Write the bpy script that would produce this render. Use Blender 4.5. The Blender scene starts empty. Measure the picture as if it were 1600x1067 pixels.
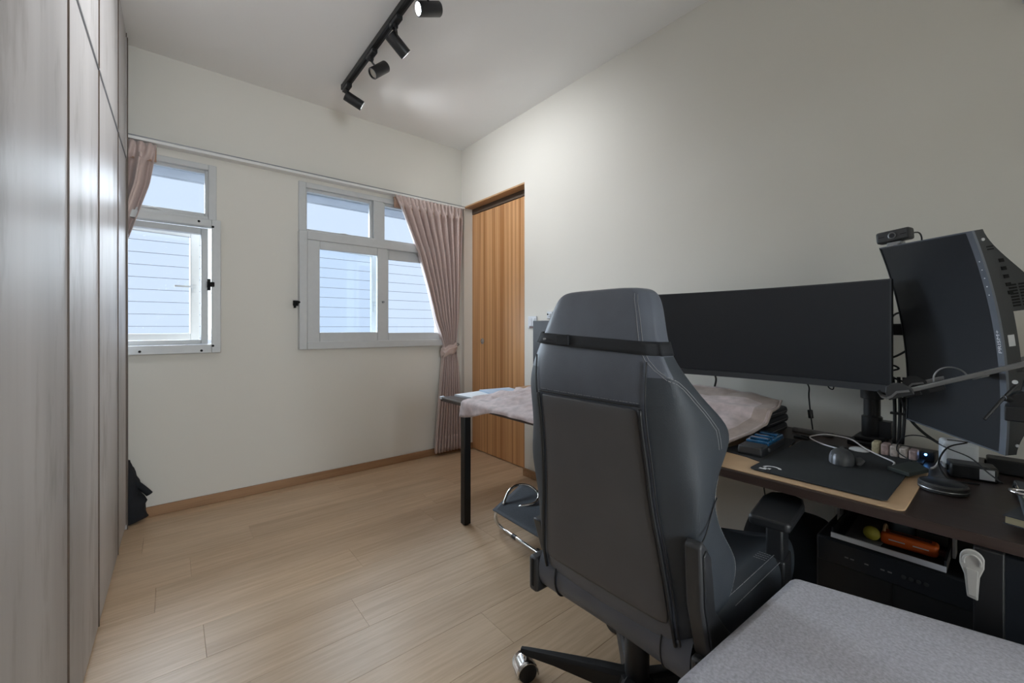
import bpy, bmesh, math, random
from mathutils import Vector, Matrix, noise
random.seed(7)
R = math.radians
sc = bpy.context.scene
COL = sc.collection

# ------------------------------------------------------------------ camera
cam_d = bpy.data.cameras.new('camera')
cam = bpy.data.objects.new('camera', cam_d); COL.objects.link(cam)
cam_d.sensor_width = 36; cam_d.lens = 651.6 / 1600 * 36
cam_d.shift_y = -21.0 / 1600
cam_d.clip_start = 0.02
cam.location = (0, 0, 1.1)
cam.rotation_euler = (R(90), 0, R(-39.33))
sc.camera = cam

# ------------------------------------------------------------------ world, lamps, exposure
w = bpy.data.worlds.new('overcast_sky'); sc.world = w; w.use_nodes = True
bg = w.node_tree.nodes['Background']
bg.inputs[0].default_value = (0.70, 0.80, 0.98, 1); bg.inputs[1].default_value = 0.63

def lamp(name, kind, loc, rot, energy, color=(1, 1, 1), **kw):
    d = bpy.data.lights.new(name, kind); d.energy = energy; d.color = color
    for k, v in kw.items(): setattr(d, k, v)
    o = bpy.data.objects.new(name, d); COL.objects.link(o)
    o.location = loc; o.rotation_euler = rot
    return o
def aim(v):
    return Vector(v).to_track_quat('-Z', 'Y').to_euler()
# soft overcast daylight falling in through the two windows
lamp('daylight', 'SUN', (0.6, 6, 5), aim((0.24, -1, -0.52)), 9.0, (0.86, 0.93, 1.0), angle=R(58))
# added fill lamp, unseen, shining in through the opening behind the camera
lamp('fill_light', 'AREA', (0.42, -3.3, 1.15), aim((0, 1, -0.34)), 62, (0.84, 0.92, 1.0), shape='RECTANGLE', size=1.0, size_y=2.0)

vs = sc.view_settings
vs.view_transform = 'Standard'; vs.look = 'None'; vs.gamma = 1; vs.use_curve_mapping = False
vs.exposure = 0.80
sc.cycles.max_bounces = 10; sc.cycles.diffuse_bounces = 6; sc.cycles.transparent_max_bounces = 16

# ------------------------------------------------------------------ materials
def nt(name):
    m = bpy.data.materials.new(name); m.use_nodes = True
    t = m.node_tree; return m, t, t.nodes['Principled BSDF']
def L(t, a, b): t.links.new(a, b)
def mat(name, col, rough=.5, metal=0.0, var=0.0, scale=30, bump=0.0, bscale=None, stretch=None, spec=None, coat=0, sheen=0):
    m, t, p = nt(name)
    p.inputs['Base Color'].default_value = (*col, 1)
    p.inputs['Roughness'].default_value = rough; p.inputs['Metallic'].default_value = metal
    if spec is not None: p.inputs['Specular IOR Level'].default_value = spec
    if coat: p.inputs['Coat Weight'].default_value = coat
    if sheen: p.inputs['Sheen Weight'].default_value = sheen
    if var or bump:
        tc = t.nodes.new('ShaderNodeTexCoord'); mp = t.nodes.new('ShaderNodeMapping')
        L(t, tc.outputs['Object'], mp.inputs[0])
        if stretch: mp.inputs['Scale'].default_value = stretch
        n = t.nodes.new('ShaderNodeTexNoise'); n.inputs['Scale'].default_value = scale; n.inputs['Detail'].default_value = 5
        L(t, mp.outputs[0], n.inputs['Vector'])
        if var:
            r = t.nodes.new('ShaderNodeValToRGB')
            r.color_ramp.elements[0].position = .3; r.color_ramp.elements[1].position = .7
            r.color_ramp.elements[0].color = (*[c * (1 - var) for c in col], 1)
            r.color_ramp.elements[1].color = (*[min(1, c * (1 + var)) for c in col], 1)
            L(t, n.outputs['Fac'], r.inputs[0]); L(t, r.outputs[0], p.inputs['Base Color'])
        if bump:
            n2 = n
            if bscale:
                n2 = t.nodes.new('ShaderNodeTexNoise'); n2.inputs['Scale'].default_value = bscale; n2.inputs['Detail'].default_value = 4
                L(t, mp.outputs[0], n2.inputs['Vector'])
            b = t.nodes.new('ShaderNodeBump'); b.inputs['Strength'].default_value = bump; b.inputs['Distance'].default_value = .003
            L(t, n2.outputs['Fac'], b.inputs['Height']); L(t, b.outputs[0], p.inputs['Normal'])
    return m
def emit(name, col, s):
    m, t, p = nt(name)
    p.inputs['Base Color'].default_value = (*col, 1)
    p.inputs['Emission Color'].default_value = (*col, 1); p.inputs['Emission Strength'].default_value = s
    return m
def wood(name, dark, light, axis, rough=.4, fine=60, coarse=6, bump=.05, stripes=False, rnd=True, blotch=0.0, spec=None):
    """procedural wood, grain running along `axis` (0 x, 1 y, 2 z)"""
    m, t, p = nt(name)
    tc = t.nodes.new('ShaderNodeTexCoord'); mp = t.nodes.new('ShaderNodeMapping')
    s = [1.0, 1.0, 1.0]; s[axis] = 0.006 if stripes else 0.06
    mp.inputs['Scale'].default_value = s
    geo = t.nodes.new('ShaderNodeNewGeometry')
    src = geo.outputs['Position']
    if rnd:
        oi = t.nodes.new('ShaderNodeObjectInfo')
        mu = t.nodes.new('ShaderNodeMath'); mu.operation = 'MULTIPLY'; mu.inputs[1].default_value = 37.0
        L(t, oi.outputs['Random'], mu.inputs[0])
        va = t.nodes.new('ShaderNodeVectorMath'); va.operation = 'ADD'
        L(t, src, va.inputs[0]); L(t, mu.outputs[0], va.inputs[1]); src = va.outputs[0]
    L(t, src, mp.inputs[0])
    n1 = t.nodes.new('ShaderNodeTexNoise'); n1.inputs['Scale'].default_value = fine; n1.inputs['Detail'].default_value = 6; n1.inputs['Roughness'].default_value = .65
    n2 = t.nodes.new('ShaderNodeTexNoise'); n2.inputs['Scale'].default_value = coarse; n2.inputs['Detail'].default_value = 3
    L(t, mp.outputs[0], n1.inputs['Vector']); L(t, mp.outputs[0], n2.inputs['Vector'])
    mx = t.nodes.new('ShaderNodeMath'); mx.operation = 'MULTIPLY_ADD'; mx.inputs[1].default_value = .62
    L(t, n1.outputs['Fac'], mx.inputs[0])
    m3 = t.nodes.new('ShaderNodeMath'); m3.operation = 'MULTIPLY'; m3.inputs[1].default_value = .38
    L(t, n2.outputs['Fac'], m3.inputs[0]); L(t, m3.outputs[0], mx.inputs[2])
    r = t.nodes.new('ShaderNodeValToRGB')
    lo, hi = (.40, .60) if not stripes else (.42, .58)
    r.color_ramp.elements[0].position = lo; r.color_ramp.elements[1].position = hi
    r.color_ramp.elements[0].color = (*dark, 1); r.color_ramp.elements[1].color = (*light, 1)
    L(t, mx.outputs[0], r.inputs[0])
    out = r.outputs[0]
    if rnd or blotch:
        hv = t.nodes.new('ShaderNodeHueSaturation')
        L(t, out, hv.inputs['Color'])
        mr = t.nodes.new('ShaderNodeMapRange')
        if blotch:
            n4 = t.nodes.new('ShaderNodeTexNoise'); n4.inputs['Scale'].default_value = 2.6; n4.inputs['Detail'].default_value = 4
            mp4 = t.nodes.new('ShaderNodeMapping'); s4 = [1.0] * 3; s4[axis] = .22; mp4.inputs['Scale'].default_value = s4
            L(t, src, mp4.inputs[0]); L(t, mp4.outputs[0], n4.inputs['Vector'])
            L(t, n4.outputs['Fac'], mr.inputs['Value']); mr.inputs['From Min'].default_value = .3; mr.inputs['From Max'].default_value = .7
            mr.inputs['To Min'].default_value = 1 - blotch; mr.inputs['To Max'].default_value = 1 + blotch
        else:
            L(t, oi.outputs['Random'], mr.inputs['Value']); mr.inputs['To Min'].default_value = .95; mr.inputs['To Max'].default_value = 1.05
        L(t, mr.outputs[0], hv.inputs['Value']); out = hv.outputs[0]
    if blotch:      # sparse darker smudges along the grain
        n5 = t.nodes.new('ShaderNodeTexNoise'); n5.inputs['Scale'].default_value = 7.0; n5.inputs['Detail'].default_value = 5; n5.inputs['Roughness'].default_value = .6
        mp5 = t.nodes.new('ShaderNodeMapping'); s5 = [1.0] * 3; s5[axis] = .30; mp5.inputs['Scale'].default_value = s5
        L(t, src, mp5.inputs[0]); L(t, mp5.outputs[0], n5.inputs['Vector'])
        r5 = t.nodes.new('ShaderNodeValToRGB'); r5.color_ramp.elements[0].position = .30; r5.color_ramp.elements[1].position = .46
        r5.color_ramp.elements[0].color = (.66, .64, .62, 1); r5.color_ramp.elements[1].color = (1, 1, 1, 1)
        L(t, n5.outputs['Fac'], r5.inputs[0])
        m5 = t.nodes.new('ShaderNodeMix'); m5.data_type = 'RGBA'; m5.blend_type = 'MULTIPLY'; m5.inputs['Factor'].default_value = 1
        L(t, out, m5.inputs['A']); L(t, r5.outputs[0], m5.inputs['B']); out = m5.outputs['Result']
    L(t, out, p.inputs['Base Color'])
    p.inputs['Roughness'].default_value = rough
    if spec is not None: p.inputs['Specular IOR Level'].default_value = spec
    b = t.nodes.new('ShaderNodeBump'); b.inputs['Strength'].default_value = bump; b.inputs['Distance'].default_value = .002
    L(t, mx.outputs[0], b.inputs['Height']); L(t, b.outputs[0], p.inputs['Normal'])
    return m
def glass_mat():
    m, t, p = nt('window_glass'); t.nodes.remove(p)
    out = t.nodes['Material Output']
    tr = t.nodes.new('ShaderNodeBsdfTransparent'); tr.inputs[0].default_value = (.95, .98, 1, 1)
    gl = t.nodes.new('ShaderNodeBsdfGlossy'); gl.inputs['Roughness'].default_value = .03
    fr = t.nodes.new('ShaderNodeFresnel'); fr.inputs['IOR'].default_value = 1.35
    mx = t.nodes.new('ShaderNodeMixShader')
    L(t, fr.outputs[0], mx.inputs[0]); L(t, tr.outputs[0], mx.inputs[1]); L(t, gl.outputs[0], mx.inputs[2]); L(t, mx.outputs[0], out.inputs[0])
    return m
M_ = {}
def mk():
    A = M_
    A['wall'] = mat('cream_wall_paint', (.71, .69, .635), .75, bump=.06, scale=180)
    A['ceiling'] = mat('white_ceiling_paint', (.87, .865, .855), .85, bump=.04, scale=150)
    A['floor'] = wood('oak_laminate', (.515, .355, .215), (.645, .475, .315), 0, .42, 60, 9, .015, spec=1.0)
    A['floor_base'] = mat('screed_brown', (.16, .10, .06), .8, var=.1)
    A['base'] = wood('skirting_oak', (.27, .145, .07), (.36, .205, .105), 0, .5, 40, 5, .02, rnd=False)
    A['door'] = wood('door_veneer', (.42, .19, .068), (.70, .40, .19), 2, .33, 55, 16, .02, stripes=True, rnd=False)
    A['doortrim'] = wood('door_head_veneer', (.46, .27, .13), (.58, .36, .19), 1, .45, 40, 10, .02, rnd=False)
    A['wardrobe'] = wood('grey_ash_laminate', (.43, .413, .406), (.462, .445, .438), 2, .47, 16, 5, .012, blotch=.18, spec=.29)
    A['wardrobe_edge'] = mat('brown_edge_band', (.10, .07, .05), .5, var=.1)
    A['white_frame'] = mat('white_powder_coated_frame', (.56, .575, .58), .4, var=.02)
    A['track'] = mat('white_track', (.78, .78, .77), .4, var=.02)
    A['glass'] = glass_mat()
    A['wire'] = mat('grille_wire', (.10, .11, .125), .6, var=.05)
    A['concrete'] = mat('overhang_render', (.36, .38, .42), .9, var=.08, scale=8)
    A['curtain'] = mat('mauve_satin_curtain', (.53, .415, .38), .48, var=.06, scale=60, bump=.12, bscale=500, sheen=.4)
    A['lining'] = mat('curtain_lining', (.42, .27, .20), .7, var=.05)
    A['leather'] = mat('charcoal_leatherette', (.100, .112, .138), .42, var=.08, scale=12, bump=.16, bscale=420)
    A['leather2'] = mat('shaded_side_and_seat_leatherette', (.036, .043, .052), .58, var=.08, scale=12, bump=.16, bscale=420)  # darkened to carry the shade on the bolster sides; also covers the seat
    A['panelfab'] = mat('smooth_back_panel', (.082, .081, .086), .5, var=.06, scale=8, bump=.12, bscale=500)
    A['stitch'] = mat('grey_thread', (.30, .30, .31), .7, var=.05)
    A['piping'] = mat('black_piping', (.010, .011, .013), .5, var=.05)
    A['strap'] = mat('black_elastic', (.010, .011, .014), .75, var=.1, scale=200, bump=.3, bscale=900)
    A['plastic'] = mat('black_plastic', (.016, .017, .019), .42, var=.08, bump=.05, bscale=600)
    A['plastic2'] = mat('dark_grey_plastic', (.035, .036, .038), .5, var=.06, bump=.08, bscale=700)
    A['metal_black'] = mat('black_powder_coat', (.011, .011, .012), .4, .2, var=.08, bump=.04, bscale=500)
    A['chrome'] = mat('chrome', (.75, .75, .76), .14, 1.0, var=.03)
    A['alu'] = mat('grey_aluminium', (.30, .31, .32), .34, .9, var=.04)
    A['track_black'] = mat('black_track_light', (.012, .012, .013), .4, var=.05)
    A['desk'] = wood('wenge_desk_laminate', (.028, .019, .017), (.048, .033, .028), 1, .34, 50, 8, .03, rnd=False)
    A['desk_edge'] = wood('wenge_edge', (.034, .020, .015), (.055, .033, .026), 1, .45, 50, 8, .02, rnd=False)
    A['screen'] = mat('matte_black_screen', (.017, .019, .023), .32, var=.02, spec=.4)
    A['bezel'] = mat('monitor_bezel', (.028, .030, .034), .45, var=.04)
    A['bezel_light'] = mat('grey_bezel', (.13, .145, .17), .4, .3, var=.04)
    A['housing'] = mat('monitor_housing', (.025, .027, .029), .5, var=.05, bump=.05, bscale=500)
    A['hole'] = mat('black_hole', (.002, .002, .002), .9, var=.1)
    A['print'] = mat('white_print', (.80, .81, .83), .6, var=.03)
    A['label'] = mat('white_label', (.55, .57, .60), .6, var=.05)
    A['towel'] = mat('mauve_terry', (.50, .41, .405), .95, var=.22, scale=28, bump=.9, bscale=420, sheen=.3)
    A['towel_band'] = mat('brown_terry_band', (.36, .285, .25), .95, var=.12, scale=28, bump=.7, bscale=420, sheen=.2)
    A['mat_tan'] = mat('tan_mat', (.53, .36, .215), .7, var=.06, scale=18, bump=.1, bscale=400)
    A['mousepad'] = mat('dark_cloth_pad', (.017, .021, .025), .75, var=.12, scale=24, bump=.25, bscale=900)
    A['pad_dark'] = mat('dark_felt_pad', (.020, .021, .024), .8, var=.1, bump=.2, bscale=700)
    A['mouse'] = mat('mouse_shell', (.05, .053, .057), .5, var=.05)
    A['mouse_side'] = mat('grey_mouse_side', (.24, .25, .28), .42, .2, var=.05)
    A['white_pl'] = mat('white_plastic', (.62, .65, .69), .4, var=.03)
    A['cream_pl'] = mat('aged_white_plastic', (.44, .425, .40), .5, var=.04)
    A['white_cord'] = mat('white_cord', (.62, .62, .63), .5, var=.03)
    A['cord'] = mat('black_cord', (.008, .008, .009), .5, var=.05)
    A['paper'] = mat('booklet_cover', (.62, .66, .70), .5, var=.05, scale=15)
    A['paper_blue'] = mat('blue_booklet_cover', (.38, .48, .60), .45, var=.12, scale=9)
    A['slatwood'] = mat('brown_wood_bits', (.34, .19, .09), .5, var=.15, scale=14, stretch=(1, .1, 1))
    A['blue'] = mat('glossy_blue_panel', (.016, .09, .20), .12, var=.45, scale=26, coat=.6)
    A['black_fab'] = mat('black_fabric', (.007, .009, .013), .85, var=.3, scale=20, bump=.4, bscale=300)
    A['sleeve'] = mat('black_sleeve', (.013, .014, .016), .6, var=.12, bump=.1, bscale=300)
    A['grey_fab'] = mat('grey_woven_upholstery', (.44, .43, .475), .95, var=.22, scale=190, bump=.6, bscale=650, sheen=.25)
    A['mesh'] = mat('grey_footrest_fabric', (.070, .080, .095), .75, var=.12, scale=90, bump=.3, bscale=900)
    A['yellow'] = mat('yellow_tape', (.42, .36, .04), .6, var=.08)
    A['orange'] = mat('orange_plastic', (.62, .105, .012), .4, var=.08)
    A['maroon'] = mat('maroon_plastic', (.09, .024, .02), .5, var=.1)
    A['greyblue'] = mat('grey_blue_plastic', (.17, .20, .24), .4, var=.1)
    A['tin'] = mat('grey_sheet_metal', (.20, .19, .19), .5, .3, var=.1)
    A['silver_lip'] = mat('silver_lip', (.62, .63, .67), .45, .1, var=.04)
    A['candy'] = mat('cream_candy_wrap', (.52, .46, .42), .5, var=.25, scale=120)
    A['candy2'] = mat('yellowish_candy_wrap', (.50, .45, .30), .5, var=.25, scale=120)
    A['candy3'] = mat('pink_candy_wrap', (.44, .33, .32), .5, var=.25, scale=120)
    A['bookblue'] = mat('blue_grey_cover', (.11, .135, .16), .5, var=.15, scale=10)
    A['bookdark'] = mat('dark_cover', (.03, .035, .045), .4, var=.15, scale=10)
    A['pages'] = mat('book_pages', (.42, .37, .24), .9, var=.1, scale=200, stretch=(.05, .05, 1))
    A['green'] = mat('green_grey_pad', (.03, .04, .038), .6, var=.1)
    A['led'] = emit('blue_led', (.12, .4, 1), 6)
    A['bulb'] = emit('lit_spot_lens', (.95, .97, 1.0), 45)
    A['lens_off'] = mat('unlit_spot_lens', (.55, .52, .46), .25, var=.05)
mk()

# ------------------------------------------------------------------ mesh helpers
class MB:
    def __init__(s): s.v = []; s.f = []
    def add(s, v, f, T=None):
        o = len(s.v)
        s.v += [tuple(T @ Vector(p)) for p in v] if T is not None else [tuple(p) for p in v]
        s.f += [tuple(i + o for i in q) for q in f]; return s
    def box(s, lo, hi, T=None):
        (a, b, c), (d, e, g) = lo, hi
        return s.add([(a, b, c), (d, b, c), (d, e, c), (a, e, c), (a, b, g), (d, b, g), (d, e, g), (a, e, g)],
                     [(0, 3, 2, 1), (4, 5, 6, 7), (0, 1, 5, 4), (1, 2, 6, 5), (2, 3, 7, 6), (3, 0, 4, 7)], T)
    def prism(s, poly, z0, z1, T=None):
        n = len(poly)
        v = [(x, y, z0) for x, y in poly] + [(x, y, z1) for x, y in poly]
        f = [tuple(range(n - 1, -1, -1)), tuple(range(n, 2 * n))] + [(i, (i + 1) % n, n + (i + 1) % n, n + i) for i in range(n)]
        return s.add(v, f, T)
    def lathe(s, prof, n=24, T=None, caps=True):
        v = []; f = []
        for r, z in prof:
            for k in range(n):
                a = 2 * math.pi * k / n; v.append((r * math.cos(a), r * math.sin(a), z))
        for i in range(len(prof) - 1):
            for k in range(n):
                k2 = (k + 1) % n; f.append((i * n + k, i * n + k2, (i + 1) * n + k2, (i + 1) * n + k))
        if caps:
            f.append(tuple(range(n - 1, -1, -1))); f.append(tuple((len(prof) - 1) * n + k for k in range(n)))
        return s.add(v, f, T)
    def cyl(s, a, b, r, n=20, r2=None):
        a, b = Vector(a), Vector(b); d = b - a
        T = Matrix.Translation(a) @ d.to_track_quat('Z', 'Y').to_matrix().to_4x4()
        return s.lathe([(r, 0), (r if r2 is None else r2, d.length)], n, T)
    def tube(s, pts, r, n=8, closed=False, smooth=4):
        P = [Vector(p) for p in pts]
        if smooth > 1 and len(P) > 2:
            Q = []; m = len(P)
            rng = m if closed else m - 1
            for i in range(rng):
                p0 = P[(i - 1) % m] if closed or i > 0 else P[0] * 2 - P[1]
                p1 = P[i]; p2 = P[(i + 1) % m]
                p3 = P[(i + 2) % m] if closed or i + 2 < m else P[-1] * 2 - P[-2]
                for k in range(smooth):
                    t = k / smooth
                    Q.append(.5 * ((2 * p1) + (p2 - p0) * t + (2 * p0 - 5 * p1 + 4 * p2 - p3) * t * t + (3 * p1 - p0 - 3 * p2 + p3) * t ** 3))
            if not closed: Q.append(P[-1])
            P = Q
        m = len(P); v = []; f = []; up = None
        for i in range(m):
            d = (P[(i + 1) % m] - P[i - 1]) if closed else (P[min(i + 1, m - 1)] - P[max(i - 1, 0)])
            d.normalize()
            if up is None:
                up = Vector((0, 0, 1)) if abs(d.z) < .9 else Vector((1, 0, 0))
            x = d.cross(up)
            if x.length < 1e-5: x = d.orthogonal()
            x.normalize(); up = x.cross(d)
            for k in range(n):
                a = 2 * math.pi * k / n; v.append(P[i] + (x * math.cos(a) + up * math.sin(a)) * r)
        for i in range(m if closed else m - 1):
            for k in range(n):
                j = (i + 1) % m; k2 = (k + 1) % n
                f.append((i * n + k, j * n + k, j * n + k2, i * n + k2))
        if not closed:
            f.append(tuple(range(n))); f.append(tuple((m - 1) * n + k for k in range(n - 1, -1, -1)))
        return s.add(v, f)
    def grid(s, fn, nu, nv, closed_u=False):
        v = [fn(i / (nu if closed_u else nu - 1), j / (nv - 1)) for j in range(nv) for i in range(nu)]
        f = []
        for j in range(nv - 1):
            for i in range(nu if closed_u else nu - 1):
                i2 = (i + 1) % nu
                f.append((j * nu + i, j * nu + i2, (j + 1) * nu + i2, (j + 1) * nu + i))
        return s.add(v, f)
    def ball(s, c, r, n=16, m=10, sc_=(1, 1, 1), T=None):
        def fn(u, v):
            a = 2 * math.pi * u; b = math.pi * (v * .998 + .001)
            return (c[0] + r * sc_[0] * math.sin(b) * math.cos(a), c[1] + r * sc_[1] * math.sin(b) * math.sin(a), c[2] - r * sc_[2] * math.cos(b))
        if T is None: return s.grid(fn, n, m, True)
        k = MB().grid(fn, n, m, True); return s.add(k.v, k.f, T)

MW = {}
def link(name, mb, m, parent=None, at=(0, 0, 0), bevel=0, seg=2, smooth=35, sub=0, solid=0, local=False, kind=None, recalc=True):
    """mb in world coordinates (or local to its thing when local=True) -> ONE mesh object"""
    me = bpy.data.meshes.new(name)
    me.from_pydata([tuple(p) for p in mb.v], [], mb.f)
    if recalc:
        bm = bmesh.new(); bm.from_mesh(me); bmesh.ops.recalc_face_normals(bm, faces=bm.faces); bm.to_mesh(me); bm.free()
    o = bpy.data.objects.new(name, me); COL.objects.link(o)
    if parent is not None:
        o.parent = parent; Wm = MW[parent.name]
        if not local: me.transform(Wm.inverted())
        MW[o.name] = Wm
    else:
        Wm = Matrix.Translation(Vector(at))
        if not local: me.transform(Wm.inverted())
        o.location = at; MW[o.name] = Wm
    if m is not None: me.materials.append(m)
    if smooth:
        me.polygons.foreach_set('use_smooth', [True] * len(me.polygons))
        me.set_sharp_from_angle(angle=R(smooth))
    if solid:
        k = o.modifiers.new('thickness', 'SOLIDIFY'); k.thickness = solid; k.offset = 0
    if bevel:
        k = o.modifiers.new('bevel', 'BEVEL'); k.width = bevel; k.segments = seg; k.limit_method = 'ANGLE'; k.angle_limit = R(40)
    if sub:
        k = o.modifiers.new('subdivision', 'SUBSURF'); k.levels = sub; k.render_levels = sub
    if kind: o['kind'] = kind
    return o
def thing(name, label, cat, loc=(0, 0, 0), rz=0, group=None):
    o = bpy.data.objects.new(name, None); COL.objects.link(o)
    o.location = loc; o.rotation_euler = (0, 0, rz); o.empty_display_size = .1
    o['label'] = label; o['category'] = cat
    if group: o['group'] = group
    MW[o.name] = Matrix.Translation(Vector(loc)) @ Matrix.Rotation(rz, 4, 'Z')
    return o
def tag(o, label, cat, group=None, kind=None):
    o['label'] = label; o['category'] = cat
    if group: o['group'] = group
    if kind: o['kind'] = kind
    return o
def struct(name, mb, m, **kw):
    return link(name, mb, m, kind='structure', **kw)
def frame_mb(x0, x1, z0, z1, t, y0, y1, T=None):
    """rectangular ring in the XZ plane; t = (left, right, bottom, top) widths"""
    l, r, b, u = t; k = MB()
    k.box((x0, y0, z0), (x0 + l, y1, z1), T); k.box((x1 - r, y0, z0), (x1, y1, z1), T)
    k.box((x0 + l, y0, z0), (x1 - r, y1, z0 + b), T); k.box((x0 + l, y0, z1 - u), (x1 - r, y1, z1), T)
    return k
def roundrect(x0, y0, x1, y1, r, n=5):
    p = []
    for cx, cy, a in ((x1 - r, y1 - r, 0), (x0 + r, y1 - r, 90), (x0 + r, y0 + r, 180), (x1 - r, y0 + r, 270)):
        for k in range(n + 1):
            b = R(a + 90 * k / n); p.append((cx + r * math.cos(b), cy + r * math.sin(b)))
    return p
def interp(tab, z):
    for a, b in zip(tab, tab[1:]):
        if a[0] <= z <= b[0]:
            t = (z - a[0]) / (b[0] - a[0]); return [p + (q - p) * t for p, q in zip(a[1:], b[1:])]
    return list(tab[0][1:] if z < tab[0][0] else tab[-1][1:])
def sm(t): t = max(0, min(1, t)); return t * t * (3 - 2 * t)

# ------------------------------------------------------------------ the room
WX, BY, CZ = 2.05, 3.225, 2.714        # right wall, back wall, ceiling
LX, FY = -0.82, -1.3                   # wall behind the wardrobe, wall behind the photographer
fl = struct('floor', MB().box((LX - .1, FY - .1, -.12), (2.3, BY + .12, -.012)), M_['floor_base'])
pid = 0
def plank_mb(x0, x1, y0, y1): return MB().box((x0, y0, -.0125), (x1, y1, 0))
y = 2.323 - .2 * 18
plen = 1.22
row = 0
while y < BY:
    y0 = max(y, FY - .05); y1 = min(y + .2, BY + .02)
    off = .0725 if abs(y - 2.323) < .01 else (.0945 if abs(y - 1.723) < .01 else random.uniform(-.8, .4))
    x = off - plen * 2
    while x < 2.25:
        a, b = max(x, LX), min(x + plen, 2.22)
        if b - a > .02 and y1 - y0 > .02:
            link('plank', plank_mb(a + .0003, b - .0003, y0 + .0003, y1 - .0003), M_['floor'], fl, bevel=.0005, seg=1, smooth=0)
        x += plen
    y += .2; row += 1
struct('ceiling', MB().box((LX - .1, FY - .1, CZ), (WX + .3, BY + .12, CZ + .1)), M_['ceiling'])
# back wall with the two window openings
H1 = (-.74, .205, .985, 2.10); H2 = (.735, 1.95, .985, 2.10)
k = MB(); Y0, Y1 = BY, BY + .12
for x0, x1 in ((LX - .1, H1[0]), (H1[1], H2[0]), (H2[1], WX + .3)): k.box((x0, Y0, 0), (x1, Y1, CZ))
for h in (H1, H2):
    k.box((h[0], Y0, 0), (h[1], Y1, h[2])); k.box((h[0], Y0, h[3]), (h[1], Y1, CZ))
struct('wall_back', k, M_['wall'], smooth=0)
# right wall with the pocket-door opening
DY0, DY1, DZ = 2.354, 3.183, 2.193
k = MB()
k.box((WX, FY, 0), (WX + .075, DY0, CZ)); k.box((WX, DY1, 0), (WX + .16, BY, CZ)); k.box((WX, DY0, DZ), (WX + .16, DY1, CZ))
k.box((WX + .14, FY, 0), (WX + .16, DY1, CZ)); k.box((WX + .075, FY, DZ), (WX + .14, DY0, CZ))
struct('wall_right', k, M_['wall'], smooth=0)
struct('wall_left', MB().box((LX - .1, FY, 0), (LX, BY, CZ)), M_['wall'])
k = MB(); k.box((LX, FY - .1, 0), (-.1, FY, CZ)); k.box((.95, FY - .1, 0), (WX + .16, FY, CZ)); k.box((-.1, FY - .1, 2.2), (.95, FY, CZ))  # opening in the unseen wall, placed to let the added fill lamp in
struct('wall_front', k, M_['wall'], smooth=0)
k = MB(); hy = FY - .1
k.box((-.25, -3.5, 0), (-.15, hy, 2.4)); k.box((1.0, -3.5, 0), (1.1, hy, 2.4)); k.box((-.15, -3.5, 2.3), (1.0, hy, 2.4)); k.box((-.15, -3.5, -.1), (1.0, hy, 0)); k.box((-.15, -3.5, 0), (1.0, -3.4, 2.3))
struct('fill_light_shroud', k, M_['wall'], smooth=0)  # added unseen box, keeps sky light out and narrows the fill lamp's beam
struct('baseboard_back', MB().box((-.2, BY - .014, 0), (WX, BY, .058)), M_['base'], bevel=.003)
k = MB(); k.box((WX - .015, FY, 0), (WX, DY0 + .004, .058)); k.box((WX - .015, DY1 - .002, 0), (WX, BY - .014, .058)); k.box((WX - .015, DY1 - .016, 0), (WX + .085, DY1 - .002, .058))
struct('baseboard_right', k, M_['base'], bevel=.003)
# pocket door
d1 = struct('door_1', MB().box((WX + .088, DY0 - .14, .008), (WX + .125, DY1 - .003, 2.128)), M_['door'])
link('door_track', MB().box((WX + .085, DY0, 2.134), (WX + .13, DY1 - .003, 2.188)), M_['wardrobe_edge'], d1)
hc = Vector((WX + .088, 3.02, .984)); hm = MB()
Tm = Matrix.Translation(hc) @ Matrix.Rotation(R(-90), 4, 'Y')
hm.lathe([(.021, 0), (.026, .001), (.027, .003), (.024, .005), (.020, .004), (.019, .001)], 24, Tm)
link('finger_pull', hm, M_['chrome'], d1)
struct('trim_1', MB().box((WX + .001, DY0, DZ - .012), (WX + .086, DY1 - .001, DZ)), M_['doortrim'])

# ------------------------------------------------------------------ windows
def sash(name, par, x0, x1, z0, z1, tw, y0, y1, T=None, handle=None):
    f = link(name, frame_mb(x0, x1, z0, z1, tw, y0, y1, T), M_['white_frame'], par, bevel=.004)
    l, r, b, u = tw; ym = (y0 + y1) / 2
    link('pane', MB().box((x0 + l, ym - .002, z0 + b), (x1 - r, ym + .002, z1 - u), T), M_['glass'], f, smooth=0)
    return f
# window 2 (right)
w2 = struct('window_2', frame_mb(.697, 1.985, 1.775, 2.137, (.048, .04, .03, .038), BY - .012, BY + .07), M_['white_frame'], bevel=.004)
link('mullion', MB().box((1.232, BY - .012, 1.80), (1.312, BY + .06, 2.10)), M_['white_frame'], w2, bevel=.004)
sash('top_sash', w2, .745, 1.232, 1.79, 2.102, (.012, .022, .02, .024), BY + .012, BY + .045)
sash('top_sash', w2, 1.312, 1.945, 1.79, 2.102, (.02, .014, .02, .024), BY + .012, BY + .045)
bx = link('inner_frame', frame_mb(.694, 1.99, .948, 1.785, (.052, .045, .055, .06), BY - .045, BY + .07), M_['white_frame'], w2, bevel=.004)
sash('sliding_sash', w2, .746, 1.335, .996, 1.727, (.084, .082, .072, .06), BY - .036, BY - .008)
sash('fixed_sash', w2, 1.335, 1.945, 1.0, 1.727, (.022, .10, .062, .078), BY - .004, BY + .02)
link('latch', MB().cyl((1.297, BY - .037, 1.305), (1.297, BY - .05, 1.305), .009).cyl((1.297, BY - .05, 1.305), (1.297, BY - .054, 1.305), .006), M_['alu'], w2)
k = MB().box((.66, BY - .03, 1.255), (.69, BY - .012, 1.292)).box((.663, BY - .04, 1.24), (.676, BY - .02, 1.262)).cyl((.672, BY - .04, 1.28), (.700, BY - .04, 1.28), .008, 12)
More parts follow.
